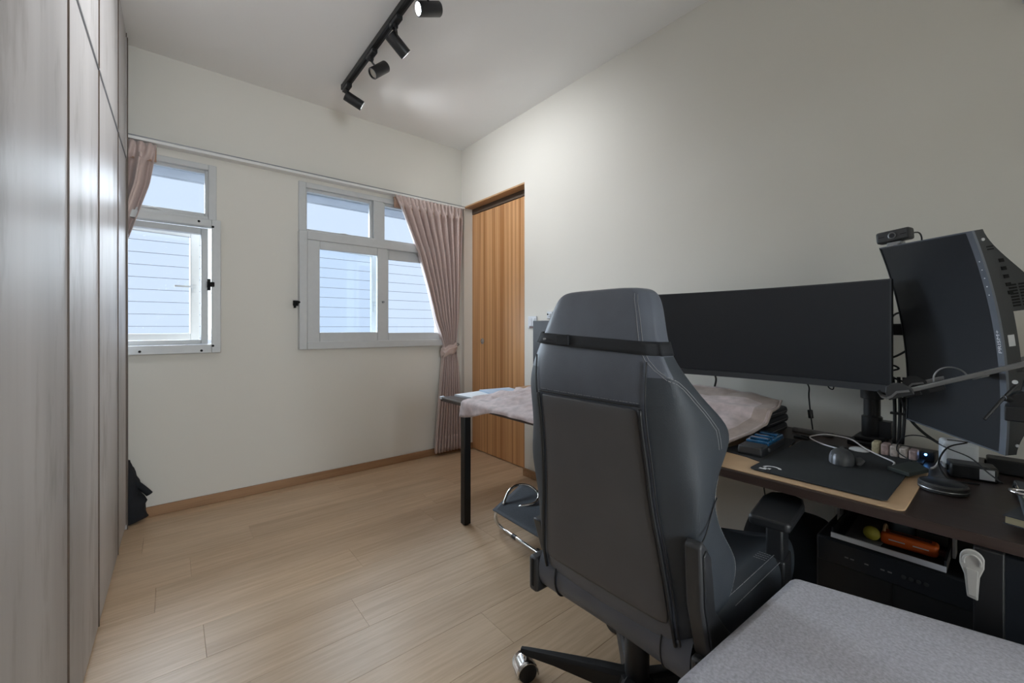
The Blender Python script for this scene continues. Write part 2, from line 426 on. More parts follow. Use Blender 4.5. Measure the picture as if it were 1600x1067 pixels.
link('hinge_catch', k, M_['hole'], w2, bevel=.002)
def pulls(par, cx, z):
    k = MB().tube([(cx - .05, BY + .004, z), (cx - .025, BY - .006, z + .006), (cx + .02, BY - .008, z + .008), (cx + .05, BY + .004, z + .002)], .006, 8)
    link('pull_handle', k, M_['white_frame'], par)
pulls(w2, 1.0, 1.795)
# casement hanging open outside the right window, hinged at its left jamb
Tc = Matrix.Translation((.765, BY + .075, 0)) @ Matrix.Rotation(R(13), 4, 'Z')
cs = link('open_casement', frame_mb(0, .60, 1.0, 1.74, (.045, .05, .045, .045), 0, .03, Tc), M_['white_frame'], w2, bevel=.004)
link('pane', MB().box((.045, .013, 1.045), (.55, .017, 1.695), Tc), M_['glass'], cs, smooth=0)
k = MB().box((.555, -.012, 1.24), (.585, 0, 1.32), Tc).box((.562, -.03, 1.29), (.578, -.01, 1.31), Tc)
link('casement_handle', k, M_['white_frame'], cs, bevel=.003)
# window 1 (left)
w1 = struct('window_1', frame_mb(-.765, .226, 1.765, 2.12, (.045, .042, .03, .036), BY - .012, BY + .07), M_['white_frame'], bevel=.004)
link('mullion', MB().box((-.31, BY - .012, 1.80), (-.24, BY + .06, 2.09)), M_['white_frame'], w1, bevel=.004)
sash('top_sash', w1, -.24, .185, 1.782, 2.09, (.02, .018, .036, .022), BY + .012, BY + .045)
sash('top_sash', w1, -.72, -.31, 1.782, 2.09, (.02, .018, .036, .022), BY + .012, BY + .045)
link('inner_frame', frame_mb(-.77, .246, .946, 1.772, (.05, .048, .052, .045), BY - .045, BY + .02), M_['white_frame'], w1, bevel=.004)
link('casement_frame', frame_mb(-.735, .183, .999, 1.727, (.04, .034, .028, .038), BY + .02, BY + .075), M_['white_frame'], w1, bevel=.004)
Tc = Matrix.Translation((-.70, BY + .08, 0)) @ Matrix.Rotation(R(9), 4, 'Z')
cs = link('open_casement', frame_mb(0, .86, 1.015, 1.735, (.05, .048, .05, .042), 0, .035, Tc), M_['white_frame'], w1, bevel=.004)
link('pane', MB().box((.05, .015, 1.065), (.812, .019, 1.693), Tc), M_['glass'], cs, smooth=0)
link('casement_handle', MB().box((.818, -.02, 1.335), (.842, 0, 1.385), Tc).box((.725, -.032, 1.362), (.842, -.018, 1.374), Tc), M_['white_frame'], cs, bevel=.003)
k = MB().box((.178, BY - .03, 1.335), (.194, BY - .014, 1.405)).cyl((.19, BY - .05, 1.37), (.212, BY - .05, 1.37), .015, 14).box((.175, BY - .052, 1.352), (.186, BY - .03, 1.388))
link('window_catch', k, M_['hole'], w1, bevel=.002)
for px, pz in ((.135, 1.752), (.148, .962), (-.135, .965), (.205, 1.728), (.205, .99)):
    link('screw_cap', MB().cyl((px, BY - .044, pz), (px, BY - .048, pz), .007, 12), M_['hole'], w1)
pulls(w1, -.085, 1.795)
# thin wires of the safety grilles outside, one by one
for (xa, xb, wn) in ((-.76, .21, w1), (.72, 1.97, w2)):
    for i in range(10):
        z = 1.032 + i * .079
        link('grille_wire', MB().cyl((xa, BY + .33, z), (xb, BY + .33, z), .0017, 8), M_['wire'], wn)
    for x in (xa, xb):
        link('grille_post', MB().box((x - .012, BY + .32, 1.02), (x + .012, BY + .34, 1.80)).box((x - .008, BY + .125, 1.03), (x + .008, BY + .335, 1.05)), M_['white_frame'], wn)
tag(link('overhang_slab', MB().box((-1.6, BY + .121, 2.088), (3.0, 3.55, 2.30)).box((-1.6, 3.53, 2.080), (3.0, 3.55, 2.095)), M_['concrete'], at=(.7, 3.45, 2.09), bevel=.006), 'grey concrete overhang seen through the tops of the windows', 'overhang')

# ------------------------------------------------------------------ curtains
tr = thing('curtain_track', 'white curtain rail running along the back wall above both windows', 'curtain rail', (.9, BY, 2.17))
link('rail', MB().box((-.75, BY - .062, 2.166), (WX - .003, BY, 2.186)), M_['track'], tr, bevel=.003)
link('rail_lip', MB().box((-.75, BY - .066, 2.183), (WX - .003, BY, 2.189)), M_['alu'], tr)
def curtain(name, label, ledge, redge, npl, z1, z0, yc, tie_z=None, header=.085):
    """ledge/redge: tables (z, x); npl pleats"""
    c = thing(name, label, 'curtain', ((ledge[0][1] + redge[0][1]) / 2, yc, z0))
    NU, NV = npl * 14 + 1, 70
    def fn(u, v):
        z = z1 + (z0 - z1) * v
        xl = interp(ledge, z)[0]; xr = interp(redge, z)[0]
        width = xr - xl
        ph = 2 * math.pi * npl * u
        top = sm((z1 - z) / .16)
        amp = .010 + .026 * top
        if tie_z:
            near = math.exp(-((z - tie_z) / .10) ** 2); amp = amp * (1 - .35 * near)
            if z < tie_z: amp = .030
        pin = math.exp(-((z1 - header - z) / .03) ** 2)
        s_ = math.sin(ph)
        yy = yc - amp * (s_ + .35 * math.sin(2 * ph + 1.1)) - .006 * math.sin(2.3 * ph + 3 * v) * top
        # pinched pleat head: narrow sharp folds
        yy -= .020 * pin * max(0, s_)
        xx = xl + width * u + .25 * width / npl * .35 * math.sin(ph + 1.2) * top
        if z > z1 - header:
            yy = yc - .012 * (1 if math.sin(ph * 2) > 0 else -1) * abs(math.sin(ph * 2)) ** .5
        return (xx, yy, z)
    cl = link('drape', MB().grid(fn, NU, NV), M_['curtain'], c, smooth=180, solid=.003)
    # header tape gathers and hooks
    tape = MB().grid(lambda u, v: (fn(u, 0)[0], yc + .017, z1 - .012 - v * header), 30, 3)
    link('header_tape', tape, M_['lining'], c, solid=.002)
    for i in range(npl):
        p = fn((i + .25) / npl, header / (z1 - z0))
        link('pleat', MB().ball((p[0], p[1] - .001, p[2]), .011, 10, 8, (.75, .7, 1.5)), M_['curtain'], c, smooth=180)
    hem = MB().grid(lambda u, v: (lambda p: (p[0], p[1] - .0025, p[2]))(fn(u, 1 - .0015 - .062 * (1 - v) * 1.0)), NU, 4)
    link('hem', hem, M_['curtain'], c, smooth=180, solid=.002)
    return c, fn
c2, f2 = curtain('curtain', 'mauve satin curtain tied back beside the sliding door', [(.02, 1.735), (.30, 1.76), (.70, 1.80), (.90, 1.822), (.945, 1.826), (1.05, 1.79), (1.17, 1.742), (1.45, 1.665), (1.70, 1.585), (2.0, 1.455), (2.165, 1.385)],
                 [(.02, 2.005), (.40, 1.995), (.80, 1.968), (.92, 1.945), (1.0, 1.952), (1.2, 1.975), (1.6, 1.995), (2.165, 2.02)], 9, 2.165, .035, BY - .062, .93)
# tie-back: a gathered band round the waist with a knot tail and hook
def tie(u, v):
    a = 2 * math.pi * u
    rx = .066 + .006 * math.sin(5 * a); ry = .036 + .004 * math.sin(4 * a)
    bulge = .010 * math.sin(math.pi * v)
    return (1.884 + (rx + bulge) * math.cos(a), BY - .058 + (ry + bulge) * math.sin(a), .955 - .085 * v + .022 * math.cos(a) + .006 * math.sin(6 * a))
link('tie_back', MB().grid(tie, 48, 7, True), M_['curtain'], c2, smooth=180, solid=.004)
link('tie_fold', MB().tube([tie(t / 20 + .55, .45 + .1 * math.sin(t)) for t in range(12)], .008, 8).tube([tie(t / 20 + .5, .2) for t in range(14)], .006, 8), M_['curtain'], c2, smooth=180)
hk = MB().tube([(1.945, BY - .058, .95), (1.975, BY - .05, .965), (2.005, BY - .03, .952), (2.005, BY - .002, .95)], .004, 8).cyl((2.005, BY - .004, .95), (2.005, BY, .95), .014, 14)
link('tie_hook', hk, M_['alu'], c2)
curtain('curtain', 'gathered mauve curtain half hidden behind the tall grey wardrobe', [(.35, -.62), (.9, -.55), (1.3, -.56), (2.16, -.60)], [(.35, -.36), (.9, -.36), (1.2, -.30), (1.45, -.225), (1.62, -.18), (1.92, -.098), (2.16, -.062)], 7, 2.16, .40, BY - .056)

# ------------------------------------------------------------------ wardrobe (slightly out of parallel with the room)
wd = thing('wardrobe', 'tall grey wood-effect built-in wardrobe covering the left wall', 'wardrobe', (-.207, 1.5, 0), R(-.72))
def WL(y): return y - 1.5
def wl(name, mb, m, par=wd, **kw): return link(name, mb, m, par, local=True, **kw)
wl('carcass', MB().box((-.58, WL(-.9), .035), (-.022, WL(3.085), 2.70)).box((-.55, WL(-.9), 0), (-.05, WL(3.05), .04)), M_['wardrobe_edge'])
ys = [-.70, -.10, .45, .985, 1.569, 2.095, 2.70, 3.085]
for i, (a, b) in enumerate(zip(ys, ys[1:])):
    g0 = .0035 if abs(a - 1.569) < .01 else .0016; g1 = .0035 if abs(b - 1.569) < .01 else .0016
    dlow = wl('lower_door', MB().box((-.02, WL(a + g0), .03), (0, WL(b - g1), 2.022)), M_['wardrobe'], bevel=.0016, seg=2)
    wl('edge_profile', MB().box((-.016, WL(a + g0 + .004), 2.0225), (.004, WL(b - g1 - .004), 2.0275)), M_['alu'], dlow)
    wl('shadow_groove', MB().box((-.018, WL(a + g0 + .004), 2.0278), (.0015, WL(b - g1 - .004), 2.0335)), M_['wardrobe_edge'], dlow)
    wl('joint_strip', MB().box((-.018, WL(b - .0015), .03), (.0034, WL(b + .0015), 2.022)), M_['wardrobe_edge'], dlow)
    dup_ = wl('upper_door', MB().box((-.02, WL(a + g0 + .004), 2.034), (0, WL(b - g1 + .004), CZ - .005)), M_['wardrobe'], bevel=.0016, seg=2)
    wl('joint_strip', MB().box((-.018, WL(b + .0045), 2.034), (.0034, WL(b + .0075), CZ - .006)), M_['wardrobe_edge'], dup_)
wl('end_panel', MB().box((-.575, WL(3.087), .003), (.004, WL(3.11), CZ - .03)), M_['wardrobe'], bevel=.001)
wl('edge_band', MB().box((.0042, WL(3.087), .003), (.0075, WL(3.111), CZ - .03)), M_['wardrobe_edge'])
# black bag slumped between the wardrobe end and the back wall
bgt = thing('bag', 'black bag slumped on the floor behind the wardrobe end', 'bag', (-.2, 3.16, 0))
def bagfn(u, v):
    a = 2 * math.pi * u; z = .36 * v
    r = .082 * (1 - .60 * v ** 2) * (1 + .30 * noise.noise((2 * math.cos(a) + 3, 2 * math.sin(a), 7 * v)))
    if v < .06: r *= .4 + 10 * v
    return (-.195 + r * 1.15 * math.cos(a) - .02 * v, 3.162 + min(.045, r * .62) * math.sin(a), .002 + z)
link('sack', MB().grid(bagfn, 28, 16, True), M_['black_fab'], bgt, smooth=180)
link('strap', MB().tube([(-.185, 3.155, .27), (-.155, 3.15, .235), (-.125, 3.148, .20), (-.098, 3.146, .165), (-.092, 3.146, .155)], .017, 8), M_['black_fab'], bgt, smooth=180)

# ------------------------------------------------------------------ wall fittings
def wall_switch(name, label, y0, y1, z0, z1, rockers=1):
    t = thing(name, label, 'switch', (WX, (y0 + y1) / 2, z0))
    link('plate', MB().box((WX - .010, y0, z0), (WX, y1, z1)), M_['white_pl'], t, bevel=.003)
    for i in range(rockers):
        a = y0 + .012 + (y1 - y0 - .024) * i / rockers; b = y0 + .012 + (y1 - y0 - .024) * (i + 1) / rockers
        link('rocker', MB().box((WX - .014, a + .001, z0 + .014), (WX - .009, b - .001, z1 - .014)), M_['white_pl'], t, bevel=.002)
    return t
ws = wall_switch('light_switch', 'white light switch on the wall just right of the wooden door', 2.215, 2.305, 1.10, 1.186, 2)
link('sticker', MB().box((WX - .0145, 2.235, 1.103), (WX - .0095, 2.285, 1.111)), M_['maroon'], ws)
t = wall_switch('wall_sensor', 'small white wall fitting peeking out beside the chair headrest', 2.055, 2.105, 1.165, 1.215, 1)
link('dot', MB().cyl((WX - .013, 2.092, 1.196), (WX - .016, 2.092, 1.196), .006, 12), M_['hole'], t)
t = thing('power_socket', 'grey wall socket low on the wall beneath the desk', 'socket', (WX, .44, .37))
link('plate', MB().box((WX - .010, .405, .33), (WX, .47, .41)), M_['cream_pl'], t, bevel=.003)
for dy in (-.014, 0, .014): link('hole', MB().box((WX - .0112, .437 + dy - .003, .36), (WX - .0098, .437 + dy + .003, .385)), M_['hole'], t)
t = thing('pipe_bracket', 'small white pipe bracket at the top right of the wall', 'bracket', (WX, -.02, 2.10))
link('plate', MB().box((WX - .02, -.06, 2.105), (WX, -.002, 2.14)), M_['white_pl'], t, bevel=.004)
link('clip', MB().cyl((WX - .035, -.03, 2.09), (WX - .035, -.03, 2.17), .015, 14), M_['plastic2'], t)

# ------------------------------------------------------------------ track light
RX = .893
tl = thing('track_rail', 'black ceiling track rail carrying four spotlights', 'track light', (RX, 2.0, CZ))
link('rail', MB().box((RX - .018, .55, CZ - .034), (RX + .018, 2.845, CZ - .002)), M_['track_black'], tl, bevel=.002)
link('slot', MB().box((RX - .006, .56, CZ - .0355), (RX + .006, 2.83, CZ - .0335)), M_['hole'], tl)
link('end_cap', MB().box((RX - .019, 2.845, CZ - .035), (RX + .019, 2.858, CZ - .001)), M_['plastic'], tl, bevel=.002)
def spot(label, y, c, dirv, lit=None, ln=.115, r=.032):
    c = Vector(c); dv = Vector(dirv).normalized()
    t = thing('spotlight', label, 'spotlight', (RX, y, CZ - .036), group=None)
    link('adapter', MB().box((RX - .016, y - .05, CZ - .058), (RX + .016, y + .05, CZ - .036)).box((RX - .006, y + .028, CZ - .066), (RX + .022, y + .04, CZ - .05)), M_['plastic'], t, bevel=.003)
    link('arm', MB().cyl((RX, y, CZ - .058), (RX, y, CZ - .075), .012, 14).tube([(RX, y, CZ - .07), (RX + .004, y, CZ - .09), c], .0055, 8), M_['track_black'], t)
    T = Matrix.Translation(c - dv * ln / 2) @ dv.to_track_quat('Z', 'Y').to_matrix().to_4x4()
    b = link('barrel', MB().lathe([(.0, 0), (r - .002, 0), (r, .003), (r, ln - .002), (r - .002, ln), (r - .005, ln), (r - .006, ln - .012)], 28, T, False), M_['track_black'], t)
    link('rim', MB().lathe([(r - .0055, ln), (r - .002, ln + .0006), (r - .0055, ln + .001)], 28, T, False), M_['alu'], b)
    link('lens', MB().lathe([(.0, ln - .011), (r - .006, ln - .011)], 28, T, False), M_['bulb'] if lit is not None else M_['lens_off'], b)
    if lit is not None:
        q = c + dv * (ln / 2 + .004)
        lamp('spot_beam', 'SPOT', q, aim(dv), lit, (.93, .96, 1.0), spot_size=R(110), spot_blend=1.0, shadow_soft_size=.03)
    return t
spot('black spotlight at the far end of the rail, shining on the right wall', 2.79, (.932, 2.775, 2.592), (1.12, -.22, -.50), 12)
spot('black spotlight second from the far end, its dull lens facing the viewer', 2.36, (.938, 2.362, 2.598), (-.85, -.08, -.80))
spot('black spotlight between the bright white one and the dull-lensed one', 2.03, (.926, 2.075, 2.588), (.80, .02, -.58), 21)
spot('lit spotlight shining bright white, nearest on the rail', 1.70, (.935, 1.755, 2.592), (-.90, .08, -.38), 52)

# ------------------------------------------------------------------ desk
DT, DX = .68, 1.277
dk = thing('desk', 'long dark brown desk with black metal legs along the right wall', 'desk', (1.65, 1.0, 0))
link('tabletop', MB().box((DX, -.26, DT - .024), (WX - .012, 2.243, DT)), M_['desk'], dk, bevel=.0015)
link('front_edge', MB().box((DX - .0015, -.26, DT - .0235), (DX - .0003, 2.243, DT - .001)), M_['desk_edge'], dk)
link('edge_strip', MB().box((DX - .003, 1.95, DT - .006), (DX + .002, 2.245, DT + .0015)), M_['alu'], dk)
link('corner_cap', MB().box((DX - .006, 2.225, DT - .012), (DX + .02, 2.25, DT + .004)), M_['label'], dk, bevel=.002)
for x0 in (1.262, WX - .075):
    for y0 in (1.955, .02):
        lg = link('leg', MB().box((x0, y0, .004), (x0 + .042, y0 + .042, DT - .024)), M_['metal_black'], dk, bevel=.003)
        link('foot', MB().cyl((x0 + .021, y0 + .021, 0), (x0 + .021, y0 + .021, .006), .018, 14), M_['plastic'], lg)
for y0 in (1.957, .022): link('side_rail', MB().box((1.304, y0, DT - .062), (WX - .075, y0 + .038, DT - .024)), M_['metal_black'], dk, bevel=.002)
link('back_rail', MB().box((WX - .07, .062, DT - .062), (WX - .04, 1.955, DT - .024)), M_['metal_black'], dk, bevel=.002)

# ------------------------------------------------------------------ gaming chair
CYc = .655     # symmetry plane
ch = thing('gaming_chair', 'black leatherette gaming chair seen from behind at the desk', 'chair', (1.024, .68, 0))
# z: back x, half seam width, half wing width, wing tip x
PROF = [(.385, .842, .196, .206, .905), (.45, .815, .198, .242, .955), (.53, .806, .192, .254, 1.002), (.58, .800, .186, .256, 1.0), (.64, .794, .178, .256, .945),
        (.69, .787, .171, .256, .905), (.74, .780, .166, .256, .886), (.79, .775, .163, .256, .906), (.845, .767, .160, .256, .972), (.885, .760, .158, .253, .970),
        (.945, .751, .158, .240, .884), (1.0, .752, .160, .216, .845), (1.04, .756, .160, .192, .835), (1.08, .764, .152, .176, .842), (1.13, .776, .138, .162, .855),
        (1.165, .786, .126, .150, .862)]
def ring(z, x, b, wv, tip):
    th = max(.075, .105 - max(0, z - .95) * .12)
    # half outline from the middle of the back round the wing to the middle of the front
    h = [(x, 0), (x, b * .5), (x + .001, b * .86), (x + .006, b), (x + .022, b + (wv - b) * .62), (x + .3 * (tip - x), wv - .004), (x + .72 * (tip - x), wv),
         (tip - .008, wv - .006), (tip, wv - .020), (tip - .014, wv - .046), (x + max(.06, .45 * (tip - x)), max(b * .82, wv - .075)), (x + th, b * .60), (x + th - .01, b * .3), (x + th - .015, 0)]
    pts = h + [(p[0], -p[1]) for p in h[-2:0:-1]]
    return [(p[0], CYc + p[1], z) for p in pts]
rings = [ring(*p) for p in PROF]
# rounded top
zt, x, b, wv, tip = PROF[-1]
def shrink(z, f, dx):
    c = Vector((.825, CYc, 0)); return [(c.x + (p[0] - c.x) * f + dx, c.y + (p[1] - c.y) * f, z) for p in rings[len(PROF) - 1]]
rings.append(shrink(1.186, .90, .003)); rings.append(shrink(1.195, .68, .004)); 
n = len(rings[0]); k = MB()
k.v = [p for r in rings for p in r]
for i in range(len(rings) - 1):
    for j in range(n): k.f.append((i * n + j, i * n + (j + 1) % n, (i + 1) * n + (j + 1) % n, (i + 1) * n + j))
k.f.append(tuple(range(n - 1, -1, -1))); k.f.append(tuple((len(rings) - 1) * n + j for j in range(n)))
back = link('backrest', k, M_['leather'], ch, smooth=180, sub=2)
back.data.materials.append(M_['leather2'])          # bolsters coloured darker, mostly to put side shading into the hide
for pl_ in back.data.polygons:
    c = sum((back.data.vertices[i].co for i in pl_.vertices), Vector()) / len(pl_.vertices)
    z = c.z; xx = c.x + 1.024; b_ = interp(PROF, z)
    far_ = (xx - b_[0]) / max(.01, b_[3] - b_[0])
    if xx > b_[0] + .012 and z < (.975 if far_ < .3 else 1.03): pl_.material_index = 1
def bx_(z): return interp(PROF, z)
# smooth inlaid panel on the back, below the cross seam
def panel(u, v):
    z = .468 + (.932 - .468) * v; x, b, wv, tip = bx_(z)
    s = (u - .5) * 2
    hw = b - .010
    dz = .012 * (s * 1.0) * (v) * 0
    return (x - .0035 + .006 * abs(s) ** 6, CYc + s * hw, z + dz)
link('back_panel', MB().grid(panel, 13, 13), M_['panelfab'], ch, smooth=180, solid=.004, sub=1)
for s in (-1, 1):
    pts = [(bx_(z)[0] - .0005, CYc + s * (bx_(z)[1] - .004), z) for z in [.43 + i * .05 for i in range(11)]]
    link('piping', MB().tube(pts, .0042, 8), M_['piping'], ch, smooth=180)
    pts = [(bx_(z)[0] + .004, CYc + s * (bx_(z)[1] + .006), z) for z in [.43 + i * .05 for i in range(13)]]
    link('seam', MB().tube(pts, .0020, 6), M_['piping'], ch, smooth=180)
link('cross_seam', MB().tube([(bx_(.936)[0] - .002 + .004 * abs(t) ** 4, CYc + t * .152, .937) for t in [i / 6 - 1 for i in range(13)]], .0026, 6), M_['piping'], ch, smooth=180)
from mathutils.bvhtree import BVHTree
bpy.context.view_layer.update()
back_bvh = BVHTree.FromObject(back, bpy.context.evaluated_depsgraph_get())
back_inv = MW[back.name]
def on_hide(p):
    q = back_inv.inverted() @ Vector(p); c, nn, ix, dd = back_bvh.find_nearest(q)
    return back_inv @ (c + nn * .0006) if c is not None and dd < .05 else Vector(p)
def dashes(name, pts, par, step=.0075, ln=.0055, r=.0006):
    """a line of sewn stitches"""
    P = [Vector(p) for p in pts]; k = MB()
    for a, b in zip(P, P[1:]):
        d = (b - a); m = max(1, int(d.length / step)); d.normalize()
        for i in range(m):
            q = a + d * (i * step); k.cyl(q, q + d * ln, r, 4)
    return link(name, k, M_['stitch'], par, smooth=0, kind='stuff')
dashes('stitching', [(bx_(.942)[0] - .0015 + .004 * abs(t) ** 4, CYc + t * .150, .9425) for t in [i / 6 - 1 for i in range(13)]], ch)
def densify(pts, m=6):
    P = [Vector(p) for p in pts]; o = []
    for a, b in zip(P, P[1:]): o += [a.lerp(b, t / m) for t in range(m)]
    return o + [P[-1]]
for off in (.0, .010):
    P = []
    for i in range(17):
        z = .845 + i * .021; x, b, wv, tip = bx_(z)
        f = sm((z - .93) / .14)
        yy = CYc - (wv + .01) * (1 - f) - f * (b - .008 + off)
        xx = (x + .60 * (tip - x) + off * 1.1) * (1 - f) + (x - .004) * f
        P.append((xx, yy, z))
    dashes('stitching', [on_hide(p) for p in densify(P)], ch)
P = []
for i in range(14):
    z = .50 + i * .022; x, b, wv, tip = bx_(z); P.append((tip - .010, CYc - wv + .002, z))
dashes('stitching', [on_hide(p) for p in densify(P, 3)], ch)
link('side_seam', MB().tube([(bx_(z)[0] + f * (bx_(z)[3] - bx_(z)[0]), CYc - bx_(z)[2] - .0008, z) for f, z in ((.15, .675), (.35, .69), (.6, .72), (.85, .75))], .0016, 6), M_['piping'], ch, smooth=180)
# lower roll that closes the foot of the backrest
def roll(u, v):
    a = 2 * math.pi * u; s = (v - .5) * 2
    return (.858 + .036 * math.cos(a) + .006 * (1 - abs(s)), CYc + s * .226, .405 + .055 * math.sin(a))
link('lower_roll', MB().grid(roll, 20, 9, True), M_['leather'], ch, smooth=180)
for s in (-1, 1):
    c_ = MB().grid(lambda u, v: (.858 + (.0375) * math.cos(2 * math.pi * u), CYc + s * (.160 + .066 * v), .405 + .0565 * math.sin(2 * math.pi * u)), 20, 3, True)
    link('roll_end', c_, M_['leather'], ch, smooth=180)
    link('roll_seam', MB().tube([(  .858 + .038 * math.cos(a / 10 * math.pi), CYc + s * .160, .405 + .057 * math.sin(a / 10 * math.pi)) for a in range(4, 18)], .0018, 6), M_['piping'], ch, smooth=180)
    # hinge cover and recline bracket
    y0 = CYc + s * .228; y1 = CYc + s * .262
    ya, yb = min(y0, y1), max(y0, y1)
    T = Matrix(((1, 0, 0, 0), (0, 0, 1, 0), (0, 1, 0, 0), (0, 0, 0, 1)))
    ox = 0 if s < 0 else .03
    prof = [(.792, .672), (.806, .682), (.826, .66), (.838, .585), (.846, .53), (.905, .465), (.945, .43), (.925, .385), (.865, .375), (.832, .44), (.80, .55)]
    if s > 0: prof = [(p[0] + .03, min(p[1], .54)) for p in prof if p[1] < .6]
    hc_ = link('hinge_cover', MB().prism(prof, ya, yb, T), M_['plastic2'], ch, bevel=.005)
    link('cover_face', MB().prism([(p[0] * .86 + (.86 + ox) * .14, p[1] * .88 + (.53 if s < 0 else .45) * .12) for p in prof], yb - .001 if s > 0 else ya - .004, yb + .004 if s > 0 else ya + .001, T), M_['plastic'], hc_, bevel=.003)
    link('bracket', MB().box((.815, ya, .335), (.872, yb, .435)), M_['plastic2'], ch, bevel=.008)
    link('bracket_slot', MB().box((.8135, ya + .012, .352), (.82, ya + .020, .43)), M_['hole'], ch)
# head pillow strap
def strap(u, v):
    a = u; z = 1.052 + .028 * v
    x, b, wv, tip = bx_(z)
    r = ring(z, x, b, wv, tip); m = len(r); q = a * m; i = int(q) % m; f = q - int(q)
    p = Vector(r[i]).lerp(Vector(r[(i + 1) % m]), f); c = Vector((.80, CYc, z)); d = (p - c); d.z = 0
    p.z += .055 * (p.y - CYc)
    return tuple(p + d.normalized() * .0055)
st = link('pillow_strap', MB().grid(strap, 84, 4, True), M_['strap'], ch, smooth=180, solid=.002)
link('strap_slide', MB().box((.748, CYc + .045, 1.058), (.756, CYc + .085, 1.084)), M_['strap'], st, bevel=.002)
link('strap_rivet', MB().cyl((.749, CYc + .13, 1.072), (.756, CYc + .13, 1.072), .0025, 8), M_['stitch'], st)
# seat
def seatring(x):
    e = 1 - abs((x - 1.13) / .27) ** 6 * .12
    h = [(0, .452), (.12, .455), (.185, .478), (.215, .505), (.245 * e, .508), (.262 * e, .492), (.268 * e, .455), (.262 * e, .40), (.24, .372), (.10, .365), (0, .365)]
    return [(x, CYc + p[0], p[1]) for p in h] + [(x, CYc - p[0], p[1]) for p in h[-2:0:-1]]
xs = [.868, .88, .93, 1.03, 1.13, 1.23, 1.32, 1.375, 1.39]
k = MB(); sr = []
for i, x in enumerate(xs):
    r = seatring(x)
    if i in (0, len(xs) - 1): r = [(p[0], CYc + (p[1] - CYc) * .94, .435 + (p[2] - .435) * .75) for p in r]
    sr.append(r)
n = len(sr[0]); k.v = [p for r in sr for p in r]
for i in range(len(sr) - 1):
    for j in range(n): k.f.append((i * n + j, i * n + (j + 1) % n, (i + 1) * n + (j + 1) % n, (i + 1) * n + j))
k.f.append(tuple(range(n))); k.f.append(tuple((len(sr) - 1) * n + j for j in range(n)))
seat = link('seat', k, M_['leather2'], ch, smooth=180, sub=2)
for yy, zz in ((-.247, .5085), (-.262, .497)):
    dashes('stitching', [(.95 + i * .04, CYc + yy, zz) for i in range(9)], ch)
for i in range(4): dashes('stitching', [(1.17 + i * .012, CYc - .215, .508), (1.17 + i * .012, CYc - .246, .5095)], ch, .006, .004)
# seat frame, column, star base
link('seat_frame', MB().box((.90, CYc - .20, .345), (1.36, CYc + .20, .366)).box((.93, CYc - .10, .30), (1.16, CYc + .10, .346)), M_['metal_black'], ch, bevel=.004)
cx, cy = 1.026, .692
link('gas_lift', MB().lathe([(.028, .09), (.034, .10), (.034, .225), (.030, .235), (.018, .236), (.018, .31)], 24, Matrix.Translation((cx, cy, 0))), M_['plastic'], ch)
link('base_hub', MB().lathe([(.045, .055), (.056, .06), (.054, .10), (.045, .118), (.034, .12)], 24, Matrix.Translation((cx, cy, 0))), M_['metal_black'], ch)
for i in range(5):
    a = R(118.4 + 72 * i); T = Matrix.Translation((cx, cy, 0)) @ Matrix.Rotation(a, 4, 'Z')
    k = MB()
    sec = [(.03, .031, .058, .122), (.12, .026, .072, .116), (.24, .020, .080, .104), (.33, .016, .080, .094), (.352, .011, .082, .092)]
    v = []; f = []
    for (r, hw, z0, z1) in sec: v += [(r, -hw, z0), (r, hw, z0), (r, hw * .8, z1 - .008), (r, hw * .45, z1), (r, -hw * .45, z1), (r, -hw * .8, z1 - .008)]
    for q in range(len(sec) - 1):
        for j in range(6): f.append((q * 6 + j, q * 6 + (j + 1) % 6, q * 6 + 6 + (j + 1) % 6, q * 6 + 6 + j))
    f.append(tuple(range(6))); f.append(tuple(24 + j for j in range(6)))
    link('base_arm', k.add(v, f, T), M_['metal_black'], ch, bevel=.003)
    cp = T @ Vector((.338, 0, 0)); Tc = Matrix.Translation(cp) @ Matrix.Rotation(a + R(40), 4, 'Z')
    cst = link('caster', MB().lathe([(.008, .060), (.008, .088)], 12, Matrix.Translation(cp)), M_['chrome'], ch)
    for s in (-1, 1):
        Tw = Tc @ Matrix.Translation((0, s * .016, .0305)) @ Matrix.Rotation(R(90), 4, 'X')
        link('wheel', MB().lathe([(.020, -.011), (.028, -.010), (.030, -.006), (.030, .006), (.028, .010), (.020, .011)], 24, Tw), M_['plastic'], cst)
    hood = []
    def hood_fn(u, v):
        b = R(-10 + 200 * u); q = (v - .5) * .062; return tuple(Tc @ Vector((.033 * math.cos(b), q, .0305 + .034 * math.sin(b))))
    link('caster_hood', MB().grid(hood_fn, 14, 5), M_['chrome'], cst, solid=.003)
# armrests
for s, rz in ((-1, R(7)), (1, R(-7))):
    ay = CYc + s * .242; T = Matrix.Translation((1.262, ay, 0)) @ Matrix.Rotation(rz, 4, 'Z')
    pad = [(-.108, -.040), (-.100, -.046), (.06, -.050), (.105, -.040), (.122, -.015), (.122, .015), (.105, .040), (.06, .050), (-.100, .046), (-.108, .040)]
    pd = link('armrest_pad', MB().prism(pad,   .598, .622, T), M_['plastic'], ch, bevel=.006, seg=2)
    link('pad_carrier', MB().box((-.080, -.028, .588), (.080, .028, .599), T), M_['plastic2'], pd, bevel=.003)
    link('arm_post', MB().box((-.046, -.020, .455), (.026, .020, .58), T).box((-.052, -.025, .37), (.034, .025, .50), T), M_['plastic'], ch, bevel=.006)
    link('arm_bracket', MB().box((1.19, min(ay, CYc + s * .12) - .005, .335), (1.29, max(ay, CYc + s * .12) + .005, .372)), M_['metal_black'], ch, bevel=.004)
    link('release_button', MB().box((.034, -.010, .50), (.040, .010, .54), T), M_['plastic2'], ch, bevel=.002)

